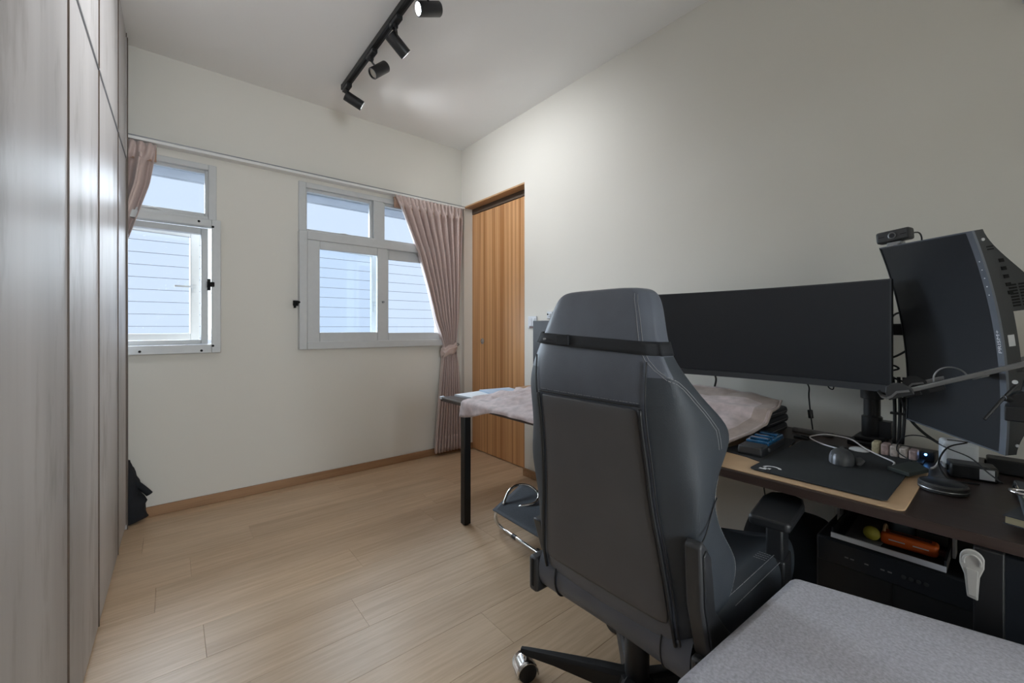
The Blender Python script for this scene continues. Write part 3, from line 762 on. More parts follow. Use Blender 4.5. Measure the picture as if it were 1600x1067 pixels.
# ------------------------------------------------------------------ grey ottoman in the foreground
ot = thing('ottoman', 'grey woven fabric ottoman in the right foreground', 'ottoman', (.95, .02, 0))
Q = [(1.135, .345), (.642, .368), (.72, -.36), (1.318, -.36)]
def inset(q, d):
    c = (sum(p[0] for p in q) / 4, sum(p[1] for p in q) / 4)
    return [(c[0] + (p[0] - c[0]) * (1 - d), c[1] + (p[1] - c[1]) * (1 - d)) for p in q]
cush = link('cushion', MB().prism(Q, .37, .52), M_['grey_fab'], ot, bevel=.022, seg=4)
link('base', MB().prism(inset(Q, .03), .09, .368), M_['grey_fab'], ot, bevel=.012)
link('piping', MB().tube([(p[0], p[1], .369) for p in inset(Q, .012)], .004, 8, True, 1), M_['grey_fab'], ot)
for p in inset(Q, .16): link('leg', MB().cyl((p[0], p[1], 0), (p[0], p[1], .09), .016, 14, .024), M_['metal_black'], ot)

# ------------------------------------------------------------------ curved ultrawide monitor on its pole
mo = thing('ultrawide_monitor', 'wide curved black monitor facing the gaming chair', 'monitor', (1.84, .69, .90))
ya, yb, zb, zt = .262, 1.10, .895, 1.258
Rc = 1.8
def mx(y_): 
    s = (y_ - (ya + yb) / 2); return 1.783 + .048 - (Rc - math.sqrt(Rc * Rc - s * s)) * 1.0
def scr(x_off, z0, z1, y0=ya, y1=yb, nn=25):
    return MB().grid(lambda u, v: (mx(y0 + (y1 - y0) * u) + x_off, y0 + (y1 - y0) * u, z0 + (z1 - z0) * v), nn, 2)
def slab(x0, x1, z0, z1, y0=ya, y1=yb, nn=25):
    k = MB(); v = []; f = []
    for i in range(nn):
        yy = y0 + (y1 - y0) * i / (nn - 1); m = mx(yy)
        v += [(m + x0, yy, z0), (m + x1, yy, z0), (m + x1, yy, z1), (m + x0, yy, z1)]
    for i in range(nn - 1):
        for j in range(4): f.append((i * 4 + j, i * 4 + (j + 1) % 4, i * 4 + 4 + (j + 1) % 4, i * 4 + 4 + j))
    f.append((0, 1, 2, 3)); f.append(tuple((nn - 1) * 4 + j for j in range(4)))
    return k.add(v, f)
link('housing', slab(.002, .030, zb, zt), M_['housing'], mo)
link('screen', slab(-.001, .002, zb + .022, zt - .004, ya + .004, yb - .004), M_['screen'], mo)
link('chin', slab(-.006, .004, zb - .002, zb + .021), M_['bezel'], mo)
link('rim', slab(-.003, .003, zt - .004, zt), M_['bezel'], mo)
link('rim', slab(-.003, .003, zb, zt - .004, ya, ya + .004, 3), M_['bezel'], mo)
link('back_bulge', MB().box((1.845, .50, .95), (1.885, .88, 1.20)), M_['housing'], mo, bevel=.012)
ap = thing('monitor_stand', 'black two-armed monitor stand clamped behind the wide monitor', 'monitor arm', (1.965, .34, DT))
link('base', MB().box((1.90, .282, DT), (2.03, .40, DT + .016)), M_['metal_black'], ap, bevel=.003)
link('clamp', MB().box((1.925, .30, DT + .016), (2.01, .385, DT + .032)), M_['metal_black'], ap, bevel=.004)
pc = (1.967, .342)
link('pole', MB().lathe([(.030, DT + .03), (.030, DT + .10), (.024, DT + .105), (.024, 1.12), (.020, 1.125)], 24, Matrix.Translation((*pc, 0))), M_['metal_black'], ap)
link('collar', MB().lathe([(.033, DT + .165), (.033, DT + .215)], 24, Matrix.Translation((*pc, 0))).box((pc[0] - .012, pc[1] - .062, DT + .175), (pc[0] + .012, pc[1] - .03, DT + .205)), M_['plastic'], ap, bevel=.002)
link('cable_clip', MB().box((pc[0] - .02, pc[1] - .055, DT + .03), (pc[0] + .02, pc[1] - .02, DT + .09)), M_['plastic'], ap, bevel=.003)
link('arm', MB().box((1.935, .342, 1.05), (1.97, .66, 1.10)).box((1.885, .64, 1.03), (1.97, .74, 1.12)), M_['metal_black'], ap, bevel=.004)
link('arm', MB().box((1.945, .17, 1.075), (1.985, .342, 1.115)).box((1.93, .14, 1.06), (1.985, .20, 1.13)), M_['metal_black'], ap, bevel=.004)

# ------------------------------------------------------------------ portrait curved monitor
pm = thing('portrait_monitor', 'curved black monitor turned upright at the right end of the desk', 'monitor', (1.80, .17, .77))
def at(px, py, t):     # a point at depth t along the picture ray (used to place things in the room once)
    u = (px - 800) / 651.6; v = (512.5 - py) / 651.6
    return Vector((t * (.6338 + u * .7735), t * (.7735 - u * .6338), 1.1 + t * v))
tl_, bl_, tr_, br_ = at(1376, 387, 1.404), at(1418, 655, 1.404), at(1511, 362, 1.092), at(1563, 708, 1.092)
wdir = ((tr_ - tl_) + (br_ - bl_)); wdir.normalize()
hdir = ((tl_ - bl_) + (tr_ - br_)); hdir.normalize()
nrm = hdir.cross(wdir); nrm.normalize()
if nrm.dot(Vector((-1, 0, 0))) < 0: nrm = -nrm
def pmp(u, v, back=0.0):
    """u 0..1 left-right, v 0..1 bottom-top, back = distance behind the screen"""
    p = (bl_.lerp(br_, u)).lerp(tl_.lerp(tr_, u), v)
    return p - nrm * (.030 * (1 - (2 * v - 1) ** 2) + back)
def pslab(u0, u1, v0, v1, b0, b1, nn=21):
    k = MB(); v = []; f = []
    for i in range(nn):
        vv = v0 + (v1 - v0) * i / (nn - 1)
        bb = b1(vv) if callable(b1) else b1
        v += [pmp(u0, vv, b0), pmp(u1, vv, b0), pmp(u1, vv, bb), pmp(u0, vv, bb)]
    for i in range(nn - 1):
        for j in range(4): f.append((i * 4 + j, i * 4 + (j + 1) % 4, i * 4 + 4 + (j + 1) % 4, i * 4 + 4 + j))
    f.append((0, 1, 2, 3)); f.append(tuple((nn - 1) * 4 + j for j in range(4)))
    return k.add(v, f)
link('screen', pslab(0, 1, .004, .996, -.001, .002), M_['screen'], pm)
def depth(v):
    if v > .62: return .018 + .075 * sm((1.0 - v) / .36)
    if v > .40: return .038
    return .018 + .070 * sm(v / .22)
link('housing', pslab(.02, 1.055, 0, 1, .002, .020), M_['housing'], pm)
link('back_shell', pslab(.60, 1.055, .625, 1.0, .020, lambda v: .021 + .085 * sm((1.0 - v) / .36)), M_['housing'], pm)
link('back_shell', pslab(.60, 1.055, 0, .36, .020, lambda v: .021 + .055 * sm(v / .25)), M_['housing'], pm)
link('spine', pslab(.45, 1.04, .36, .625, .020, .036), M_['housing'], pm)
link('bezel', pslab(1.0, 1.055, 0, 1, -.004, .002), M_['bezel_light'], pm)
link('rim', pslab(0, 1.0, .994, 1.0, -.003, .002, 3), M_['bezel_light'], pm)
link('rim', pslab(0, 1.0, 0, .005, -.003, .002, 3), M_['bezel_light'], pm)
link('rim', pslab(-.012, 0, 0, 1, -.003, .018), M_['bezel'], pm)
def pbox(u, v0, v1, b0, b1, out=.0015):
    """thin block lying on the right-hand edge face of the housing"""
    a, b, c, d = pmp(u, v0, b0), pmp(u, v0, b1), pmp(u, v1, b1), pmp(u, v1, b0)
    e = wdir * out; return [a - e, b - e, c - e, d - e, a + e, b + e, c + e, d + e]
BF = [(0, 3, 2, 1), (4, 5, 6, 7), (0, 1, 5, 4), (1, 2, 6, 5), (2, 3, 7, 6), (3, 0, 4, 7)]
for i in range(5):
    v0 = .845 - i * .036; link('button', MB().add(pbox(1.055, v0, v0 + .016, .030, .040, .002), BF), M_['hole'], pm)
for i in range(5):
    v0 = .86 - i * .038; c = pmp(1.03, v0, -.0045); link('mark', MB().cyl(c, c + nrm * .0006, .0016, 8), M_['print'], pm)
for i in range(2):
    link('vent', MB().add(pbox(1.055, .905 + i * .012, .911 + i * .012, .014, .028, .0008), BF), M_['hole'], pm)
for i in range(8):
    for j in range(3):
        link('vent', MB().add(pbox(1.055, .645 + i * .013, .653 + i * .013, .034 + j * .022, .051 + j * .022, .0008), BF), M_['hole'], pm)
for i in range(12):
    link('vent', MB().add(pbox(1.055, .10 + i * .018, .108 + i * .018, .035, .06, .0008), BF), M_['hole'], pm)
for v_, b_ in ((.955, .012), (.04, .020)):
    c = pmp(1.055, v_, b_); link('screw', MB().cyl(c, c + wdir * .002, .004, 10), M_['label'], pm)
link('label', MB().add(pbox(1.055, .475, .525, .010, .024, .0006), BF), M_['label'], pm)
# maker's lettering printed up the bezel
def text_mesh(txt):
    cu = bpy.data.curves.new('lettering', 'FONT'); cu.body = txt; cu.size = 1
    o = bpy.data.objects.new('lettering', cu); COL.objects.link(o)
    dg = bpy.context.evaluated_depsgraph_get(); me = bpy.data.meshes.new_from_object(o.evaluated_get(dg))
    vs_ = [v.co.copy() for v in me.vertices]; fs = [tuple(p.vertices) for p in me.polygons]
    bpy.data.objects.remove(o); bpy.data.curves.remove(cu); bpy.data.meshes.remove(me)
    return vs_, fs
tv, tf = text_mesh('PRISM+')
wmax = max(v.x for v in tv)
# reads upward along the bezel
tm = MB().add([pmp(1.044 - .030 * v.y / .75, .445 + .105 * v.x / wmax, -.0046) for v in tv], tf)
link('lettering', tm, M_['print'], pm, smooth=0, recalc=False)

# webcam clipped on the top edge
wc = at(1398, 369, 1.36); T = Matrix.Translation(wc) @ Matrix.Rotation(math.atan2(.22, -.97), 4, 'Z') @ Matrix.Rotation(R(4), 4, 'X')
wb = thing('webcam', 'small black webcam clipped on top of the upright monitor', 'webcam', (wc.x, wc.y, wc.z - .04))
link('body', MB().box((-.018, -.044, -.019), (.018, .044, .019), T), M_['plastic2'], wb, bevel=.007, seg=3)
Tl = T @ Matrix.Translation((.018, 0, 0)) @ Matrix.Rotation(R(90), 4, 'Y')
link('lens_ring', MB().lathe([(.010, 0), (.0105, .0025), (.0085, .003), (.007, .001)], 24, Tl, False), M_['alu'], wb)
link('lens', MB().lathe([(.0, .0008), (.0075, .0008)], 20, Tl, False), M_['screen'], wb)
for s in (-1, 1): link('mic_slot', MB().box((.0175, s * .028 - .008, -.001), (.0188, s * .028 + .008, .001), T), M_['hole'], wb)
link('mount', MB().box((-.022, -.018, -.028), (.012, .018, -.019), T).box((-.03, -.015, -.036), (.024, .015, -.028), T), M_['alu'], wb, bevel=.002)
link('cable', MB().tube([T @ Vector((-.018, .02, .0)), T @ Vector((-.035, .045, .004)), T @ Vector((-.045, .05, -.015)), T @ Vector((-.045, .045, -.045))], .0022, 8), M_['cord'], wb)

# ------------------------------------------------------------------ aluminium laptop tray reaching in from the right
lt = thing('laptop_tray', 'grey metal laptop holder arm with curled hooks in front of the upright monitor', 'laptop stand', (1.56, .1, .97))
a0 = at(1408, 613, 1.15); b0 = at(1625, 563, .97)
dv = (b0 - a0).normalized(); side = Vector((1, 0, 0)); upv = side.cross(dv)
if upv.z < 0: upv = -upv
def lbox(o_, l, w0, w1, h0, h1, s0=0.0):
    q = []
    for (s_, h_) in ((s0, 0), (l, 0), (l, 1), (s0, 1)): pass
    c = [o_ + dv * s + side * ww + upv * hh for s, ww, hh in ((s0, w0, h0), (l, w0, h0), (l, w1, h0), (s0, w1, h0), (s0, w0, h1), (l, w0, h1), (l, w1, h1), (s0, w1, h1))]
    return MB().add(c, BF)
ln = (b0 - a0).length
link('rail', lbox(a0, ln, -.012, .012, -.006, .006), M_['alu'], lt, bevel=.002)
link('rail', lbox(a0 + side * .26, ln, -.012, .012, -.006, .006), M_['alu'], lt, bevel=.002)
link('cross_bar', lbox(a0, .17, 0, .26, -.010, -.004, .14), M_['alu'], lt, bevel=.002)
for i, s0 in enumerate((.006, .055)):
    link('rubber_pad', lbox(a0, s0 + .032, -.010, .012, -.017, -.006, s0), M_['cord'], lt, bevel=.001)
def hook(o_):
    pts = [(.02, 0), (-.006, .004), (-.020, -.004), (-.032, -.006), (-.042, .002), (-.044, .016)]
    k = MB(); v = []; f = []
    for (s, h) in pts:
        for ww, hh in ((-.020, -.003), (.020, -.003), (.020, .003), (-.020, .003)): v.append(o_ + dv * s + side * ww + upv * (h + hh))
    for i in range(len(pts) - 1):
        for j in range(4): f.append((i * 4 + j, i * 4 + (j + 1) % 4, i * 4 + 4 + (j + 1) % 4, i * 4 + 4 + j))
    f.append((0, 1, 2, 3)); f.append(tuple((len(pts) - 1) * 4 + j for j in range(4)))
    return k.add(v, f)
def tab(o_):
    """rounded upright stop plate"""
    outl = [(-.030, -.012), (.026, -.012), (.028, .004), (.014, .024), (-.004, .030), (-.022, .024), (-.030, .008)]
    v = [o_ + dv * s - side * .016 + upv * h for s, h in outl] + [o_ + dv * s - side * .012 + upv * h for s, h in outl]; n = len(outl)
    return MB().add(v, [tuple(range(n - 1, -1, -1)), tuple(range(n, 2 * n))] + [(i, (i + 1) % n, n + (i + 1) % n, n + i) for i in range(n)])
for o_ in (a0, a0 + side * .26):
    link('hook', hook(o_), M_['alu'], lt, bevel=.002)
    link('stop_plate', tab(o_), M_['plastic2'], lt, bevel=.003)
arc = [a0 + dv * .06 + side * .10 + upv * (-.004) + dv * (.034 * (1 - math.cos(t / 8 * math.pi))) + upv * (.036 * math.sin(t / 8 * math.pi)) for t in range(9)]
link('wire_loop', MB().tube(arc, .0022, 8), M_['alu'], lt)
# joint and arm that carries it, at the frame's edge
j0 = at(1600, 628, 1.0)
link('swivel_joint', MB().cyl(j0 + Vector((-.03, 0, 0)), j0 + Vector((.03, 0, 0)), .026, 18).box(tuple(j0 + Vector((-.035, -.03, -.045))), tuple(j0 + Vector((.035, .03, -.01)))), M_['plastic'], lt, bevel=.003)
link('joint_arm', MB().tube([at(1615, 575, .99), j0], .010, 10, smooth=1).tube([at(1568, 622, 1.0), j0], .007, 10, smooth=1), M_['metal_black'], lt)
link('screw', MB().cyl(at(1586, 597, .99), at(1586, 597, .985), .005, 10), M_['label'], lt)
link('cable', MB().tube([at(1590, 600, 1.0), at(1565, 625, 1.0), at(1550, 642, 1.0), at(1538, 655, 1.0)], .0035, 8), M_['cord'], lt)
link('support_pole', MB().cyl((j0.x + .02, j0.y - .035, DT), (j0.x + .02, j0.y - .035, j0.z), .016, 16).cyl((j0.x + .02, j0.y - .035, DT), (j0.x + .02, j0.y - .035, DT + .012), .045, 20), M_['metal_black'], lt)

# ------------------------------------------------------------------ flat things on the desk
def flat(name, label, cat, poly, z0, z1, m, bevel=.0012, seg=2):
    c = (sum(p[0] for p in poly) / len(poly), sum(p[1] for p in poly) / len(poly), z0)
    return tag(link(name, MB().prism(poly, z0, z1), M_[m], at=c, bevel=bevel, seg=seg), label, cat)
flat('desk_mat', 'tan desk mat under the dark mouse pad', 'desk mat', roundrect(1.290, .168, 1.70, .72, .02), DT, DT + .004, 'mat_tan')
flat('desk_pad', 'dark felt pad lying behind the mouse pad on the tan mat', 'desk pad', [(1.435, .56), (1.45, .655), (1.78, .60), (1.80, .53), (1.40, .48)], DT + .0041, DT + .006, 'pad_dark', .0006, 1)
mp_ = thing('mouse_pad', 'large dark mouse pad with a white logo in its corner', 'mouse pad', (1.55, .36, DT + .006))
link('pad', MB().prism(roundrect(1.318, .203, 1.80, .508, .014), DT + .0061, DT + .009), M_['mousepad'], mp_, bevel=.0008)
# the white logo: an open ring with an inner block
def ringseg(cx, cy, r0, r1, a0_, a1_, n=14):
    v = []; f = []
    for i in range(n + 1):
        a = R(a0_ + (a1_ - a0_) * i / n); v += [(cx + r0 * math.cos(a), cy + r0 * math.sin(a), DT + .0093), (cx + r1 * math.cos(a), cy + r1 * math.sin(a), DT + .0093)]
    for i in range(n): f.append((2 * i, 2 * i + 1, 2 * i + 3, 2 * i + 2))
    return v, f
lv, lf = ringseg(1.362, .462, .016, .024, -75, 95)
k = MB().add(lv, lf)
k.box((1.336, .462, DT + .0091), (1.346, .488, DT + .0094)).box((1.336, .462, DT + .0091), (1.358, .470, DT + .0094)).box((1.346, .472, DT + .0091), (1.354, .480, DT + .0094))
link('logo', k, M_['print'], mp_, smooth=0)
# mouse
ms = thing('mouse', 'dark grey gaming mouse resting on the mouse pad', 'mouse', (1.60, .345, DT + .009))
Tm = Matrix.Translation((1.600, .350, DT + .0095)) @ Matrix.Rotation(R(12), 4, 'Z')
def mfn(u, v):
    a = 2 * math.pi * u; r = math.sin(math.pi * min(1, v * .5 + .0) )
    x = .062 * math.cos(a) * r * (1.0); yy = .036 * math.sin(a) * r * (1 + .12 * math.cos(2 * a))
    z = .040 * math.cos(math.pi * v * .5) ** .75 * (1 - .25 * (x / .062) ) + .001
    return tuple(Tm @ Vector((x, yy, max(.001, z))))
shell = link('shell', MB().grid(mfn, 32, 12, True), M_['mouse'], ms, smooth=180)
shell.data.materials.append(M_['mouse_side'])
Tmi = Tm.inverted() @ Matrix.Translation((1.60, .345, DT + .009))
for pl_ in shell.data.polygons:
    q = Tmi @ (sum((shell.data.vertices[i].co for i in pl_.vertices), Vector()) / len(pl_.vertices))
    if q.z < .030 and q.y > .012 and q.x < .030 and not (.019 < q.y < .024): pl_.material_index = 1
link('wheel', MB().cyl(Tm @ Vector((.034, -.005, .030)), Tm @ Vector((.034, .005, .030)), .009, 14), M_['plastic2'], ms)
link('button_split', MB().box((.042, -.0008, .012), (.06, .0008, .022), Tm), M_['hole'], ms)
link('thumb_wing', MB().prism([(-.035, -.034), (.04, -.034), (.055, -.046), (.02, -.056), (-.03, -.046)], .001, .010, Tm), M_['mouse'], ms, bevel=.004)
def cord(name, label, pts, r, m='cord', cat='cable', group=None):
    P = [Vector(p) for p in pts]; c = sum(P, Vector()) / len(P)
    return tag(link(name, MB().tube(P, r, 8, smooth=6), M_[m], at=tuple(c), smooth=180), label, cat, group)
cord('charging_cable', 'white charging cable looping behind the mouse across the pad', [(1.655, .375, .714), (1.72, .43, .705), (1.80, .485, .7), (1.845, .49, .70), (1.86, .45, .71), (1.84, .38, .712), (1.79, .33, .70), (1.74, .28, .694), (1.70, .245, .693), (1.655, .24, .6925)], .0024, 'white_cord')
cord('white_cable', 'second white cable running to the white charger cube', [(1.71, .165, .692), (1.755, .16, .690), (1.80, .155, .70), (1.81, .14, .715)], .0032, 'white_cord')
# black round puck and block
pk = thing('wireless_charger', 'round black charging puck on the bare desk beside the mat', 'charger', (1.545, .128, DT))
Tp = Matrix.Translation((1.545, .128, DT))
link('body', MB().lathe([(.044, 0), (.047, .003), (.047, .018), (.044, .022), (.0, .022)], 36, Tp, False), M_['plastic2'], pk)
link('rim', MB().lathe([(.0472, .007), (.0478, .0085), (.0472, .010)], 36, Tp, False), M_['alu'], pk)
link('top', MB().lathe([(.040, .0215), (.038, .0226), (.0, .0226)], 36, Tp, False), M_['screen'], pk)
flat('card_block', 'flat dark grey block at the mouse pad corner by the puck', 'box', [(1.60, .245), (1.57, .195), (1.66, .165), (1.735, .205)], DT + .0105, DT + .022, 'green', .002)
# white cube charger
wcb = thing('charger_cube', 'white multi-port charger cube below the upright monitor', 'charger', (1.835, .125, DT))
Tq = Matrix.Translation((1.832, .120, DT)) @ Matrix.Rotation(R(12), 4, 'Z')
link('body', MB().box((-.035, -.038, 0), (.035, .038, .082), Tq), M_['white_pl'], wcb, bevel=.010, seg=3)
link('port', MB().box((-.0355, -.018, .02), (-.0345, -.004, .03), Tq), M_['hole'], wcb)
link('top_slot', MB().box((-.015, -.024, .0815), (-.004, .024, .0828), Tq), M_['hole'], wcb)
def adapter(name, label, c, size, rz, lab):
    t = thing(name, label, 'power adapter', c, rz); sx, sy, sz = size
    link('body', MB().box((-sx / 2, -sy / 2, 0), (sx / 2, sy / 2, sz)), M_['plastic'], t, local=True, bevel=.005)
    link('socket', MB().box((-.008, sy / 2 - .001, sz * .35), (.008, sy / 2 + .004, sz * .7)), M_['hole'], t, local=True)
    if lab: link('label', MB().box((-sx / 2 - .0006, -sy / 2 + .008, .006), (-sx / 2 + .001, -sy / 2 + .036, sz - .006)), M_['label'], t, local=True)
    return t
adapter('power_adapter', 'black power brick with a white label in front of the cube', (1.742, .088, DT), (.062, .092, .040), R(12), True)
adapter('power_adapter', 'plain black power brick behind the labelled one', (1.875, .005, DT), (.06, .12, .042), R(4), False)
adapter('power_adapter', 'long black power brick at the right picture edge beside the metal ring', (1.66, -.055, DT), (.06, .13, .030), R(8), False)
# sweets / wrapped packets in a row and the little lit board
pkts = thing('pack_row', 'row of patterned cream packets wrapped together by the monitor pole', 'packets', (1.82, .26, DT))
for i, (yy, m) in enumerate(((.303, 'candy2'), (.280, 'candy3'), (.258, 'candy'), (.236, 'candy'), (.214, 'candy3'))):
    link('packet', MB().box((1.79, yy - .0100, DT + .006), (1.835, yy + .0100, DT + .045 - i * .002)), M_[m], pkts, bevel=.004)
link('tray', MB().box((1.78, .19, DT), (1.845, .32, DT + .006)), M_['plastic'], pkts, bevel=.002)
usb = thing('usb_hub', 'small dark hub with a glowing blue light beside the packets', 'usb hub', (1.86, .19, DT))
link('body', MB().box((1.84, .172, DT), (1.885, .205, DT + .03)), M_['plastic'], usb, bevel=.003)
link('led', MB().ball((1.8385, .19, DT + .022), .0035, 10, 8), M_['led'], usb)
tag(link('earphone_case', MB().ball((1.79, .345, DT + .010), .022, 20, 10, (1, 1.25, .45)), M_['white_pl'], at=(1.79, .345, DT)), 'small white oval case left of the cream packets', 'case')
tag(link('metal_bar', MB().box((1.955, .455, DT), (1.975, .59, DT + .016)), M_['tin'], at=(1.965, .52, DT), bevel=.003), 'slim grey bar-shaped hub against the wall under the monitor', 'hub')
tag(link('black_clip', MB().box((1.84, .505, DT + .0002), (1.872, .55, DT + .010)).box((1.85, .50, DT + .01), (1.862, .53, DT + .014)), M_['cord'], at=(1.855, .525, DT), bevel=.002), 'small black clip lying behind the dark felt pad', 'clip')
# cables
cord('monitor_cable', 'black cable dropping from the monitor onto the towel', [(1.86, .86, .90), (1.90, .87, .87), (1.93, .89, .83), (1.94, .90, .80)], .0042)
fc = thing('power_cable', 'thin black cable with a ferrite lump hanging to the grey bar', 'cable', (1.97, .52, .70))
P = [(1.87, .525, .905), (1.93, .525, .87), (1.965, .535, .83), (1.968, .53, .76), (1.966, .522, .698)]
link('wire', MB().tube(P, .0026, 8), M_['cord'], fc, smooth=180)
link('ferrite', MB().cyl((1.968, .532, .775), (1.9675, .528, .742), .009, 14), M_['plastic'], fc, bevel=.002)
cord('cable_loop', 'small black cable loop peeking below the wide monitor', [(1.88, .455, .91), (1.885, .452, .882), (1.885, .438, .875), (1.885, .435, .90)], .0022)
for i, dy in enumerate((-.0, -.016, -.030)):
    cord('bundle_cable', '%s of the three black cables dropping beside the monitor pole' % ('leftmost', 'middle one', 'rightmost')[i], [(1.955, .285 + dy, .93), (1.955, .280 + dy * .9, .85), (1.955, .279 + dy * .8, .78), (1.95, .28 + dy * .7, .70)], .0050, group='cables bundled beside the monitor pole')
tag(link('cable_tie', MB().box((1.945, .235, .80), (1.965, .29, .807)), M_['cord'], at=(1.955, .265, .80)), 'black strap tie round the bundled cables beside the pole', 'cable tie')
cord('signal_cable', 'thick black cable sweeping from the bundle down to the desk', [(1.95, .262, .86), (1.95, .245, .80), (1.96, .21, .75), (1.965, .165, .715), (1.97, .13, .70)], .0045)
cord('upper_cable', 'thin black cables slung between the two monitors', [(1.95, .30, 1.12), (1.955, .275, 1.15), (1.96, .245, 1.155)], .0032)
cord('crossed_cable', 'black cable crossing the gap between the two monitors', [(1.93, .315, .99), (1.96, .28, 1.0), (1.965, .24, 1.03)], .0036)
cord('slack_cable', 'slack black cable loop in the gap low between the monitors', [(1.93, .31, .965), (1.95, .285, .97), (1.95, .268, .96), (1.95, .285, .952), (1.93, .31, .945), (1.96, .27, .92), (1.97, .23, .90)], .0032)
cord('thin_cable', 'thin black cable arching across the packets and the puck', [(1.70, .205, .705), (1.75, .245, .72), (1.80, .235, .755), (1.80, .19, .765), (1.78, .14, .745), (1.74, .09, .735), (1.68, .055, .715), (1.66, .03, .70)], .0018)
cord('device_cable', 'black cable curling from the white cube over the puck', [(1.80, .10, .765), (1.77, .135, .75), (1.73, .15, .72), (1.69, .145, .700), (1.66, .12, .6826), (1.67, .07, .6826)], .0022)
cord('floor_cable', 'thin black cable hanging below the desk beside the armrest', [(1.70, .62, .655), (1.70, .615, .60), (1.695, .60, .50), (1.70, .59, .42)], .0022)
rg = [(1.52 + .018 * math.cos(t / 10 * 2 * math.pi), .012 + .022 * math.sin(t / 10 * 2 * math.pi), .743 + .004 * math.sin(t)) for t in range(10)]
mr = thing('metal_ring', 'shiny metal ring lying on top of the book stack', 'ring', (1.52, .012, .738))

# books at the right end
def book(label, c, size, rz, cover):
    c = (c[0] + .012, c[1] - .016, c[2])
    t = thing('book', label, 'book', c, rz, 'books stacked at the right end of the desk'); sx, sy, sz = size
    link('pages', MB().box((-sx / 2 + .003, -sy / 2 + .003, .002), (sx / 2 - .003, sy / 2 - .003, sz - .002)), M_['pages'], t, local=True)
    link('cover', MB().box((-sx / 2, -sy / 2, 0), (sx / 2, sy / 2, .002)).box((-sx / 2, -sy / 2, sz - .002), (sx / 2, sy / 2, sz)).box((sx / 2 - .002, -sy / 2, .002), (sx / 2, sy / 2, sz - .002)), M_[cover], t, local=True, bevel=.0006, seg=1)
    return t
bz = DT
for lab, c, s_, rz, cv in (('grey book at the bottom of the stack at the desk end', (1.40, -.085), (.21, .19, .016), R(0), 'bookblue'),
                           ('book with cream page edges, second from the bottom of the stack', (1.40, -.075), (.21, .185, .018), R(-14), 'bookdark'),
                           ('thin blue-grey book in the middle of the desk-end stack', (1.395, -.085), (.22, .20, .010), R(3), 'bookblue'),
                           ('topmost dark book on the desk-end stack', (1.44, -.08), (.21, .19, .014), R(6), 'bookdark')):
    book(lab, (c[0], c[1], bz), s_, rz, cv); bz += s_[2] + .0002
rg = [(1.43 + .016 * math.cos(t / 10 * 2 * math.pi), -.005 + .020 * math.sin(t / 10 * 2 * math.pi), bz + .0045) for t in range(10)]
link('band', MB().tube(rg, .004, 8, True), M_['chrome'], mr, smooth=180)
link('charm', MB().ball((1.422, -.012, bz + .006), .006, 12, 8, (1.4, 1, .8)), M_['chrome'], mr)

# left end of the desk
def booklet(label, c, rz, size, m):
    t = thing('booklet', label, 'booklet', c, rz, None); sx, sy, sz = size
    link('pages', MB().box((-sx / 2 + .002, -sy / 2 + .002, .001), (sx / 2 - .001, sy / 2 - .002, sz - .001)), M_['label'], t, local=True)
    link('cover', MB().box((-sx / 2, -sy / 2, 0), (sx / 2, sy / 2, .001)).box((-sx / 2, -sy / 2, sz - .001), (sx / 2, sy / 2, sz)).box((-sx / 2 - .0005, -sy / 2, 0), (-sx / 2 + .001, sy / 2, sz)), M_[m], t, local=True)
booklet('white booklet under the pale blue one at the far desk end', (1.50, 2.125, DT), R(6), (.26, .22, .010), 'paper')
booklet('pale blue booklet lying on top of the white one at the far desk end', (1.645, 2.10, DT + .0103), R(-10), (.22, .24, .008), 'paper_blue')
tag(link('wooden_board', MB().box((1.80, 1.78, DT), (1.95, 2.18, DT + .020)), M_['slatwood'], at=(1.87, 1.98, DT), bevel=.002), 'brown wooden board behind the booklets at the far desk end', 'board')
tag(link('dark_case', MB().box((1.76, 1.52, DT), (1.93, 1.74, DT + .05)), M_['sleeve'], at=(1.85, 1.63, DT), bevel=.008), 'dark case behind the left towel beside the chair', 'case')
# small grey screen standing behind the chair
gm = thing('small_monitor', 'small dark monitor standing on the desk behind the chair headrest', 'monitor', (1.93, 1.87, DT))
link('panel', MB().box((1.915, 1.62, .80), (1.94, 2.112, 1.149)), M_['housing'], gm, bevel=.003)
link('screen', MB().box((1.9135, 1.628, .812), (1.9155, 2.104, 1.141)), M_['bezel'], gm)
link('neck', MB().box((1.942, 1.83, .74), (1.965, 1.90, .95)), M_['plastic'], gm, bevel=.003)
link('foot', MB().box((1.90, 1.76, DT + .0201), (2.0, 1.79, DT + .03)).box((1.955, 1.76, DT), (2.02, 1.95, DT + .012)).box((1.95, 1.84, DT + .01), (1.97, 1.89, .76)), M_['plastic'], gm, bevel=.002)

# towels
def towel_left(u, v):
    # u along the desk (from the far corner towards the chair), v from the drooping front hem to the back
    yy = 1.985 - u * .86
    hang = .070 * (1 - sm(u * 2.6)) + .016
    if v < .10:
        f = v / .10
        return (DX - .016 - .006 * math.sin(yy * 46) * (1 - f), yy + .02 * (1 - f) * (1 - sm(u * 6)), DT + .008 - hang * (1 - f))
    if v < .16:
        f = (v - .10) / .06
        return (DX - .016 + .034 * f, yy, DT + .008 + .007 * math.sin(f * 1.57))
    f = (v - .16) / .84
    x = DX + .018 + f * .40
    nz = max(-.2, noise.noise((x * 9, yy * 7, 1.3))) * .020 + abs(noise.noise((x * 15, yy * 12, 4.1))) * .022
    z = DT + .015 + nz * sm(f * 5) + .055 * sm((f - .12) / .55) * (.35 + .65 * sm(u * 3))
    return (x, yy + .03 * math.sin(7 * f) * (1 - u), max(z, DT + .010))
tw = thing('towel', 'crumpled mauve towel spread on the desk left of the chair', 'towel', (1.5, 1.5, DT))
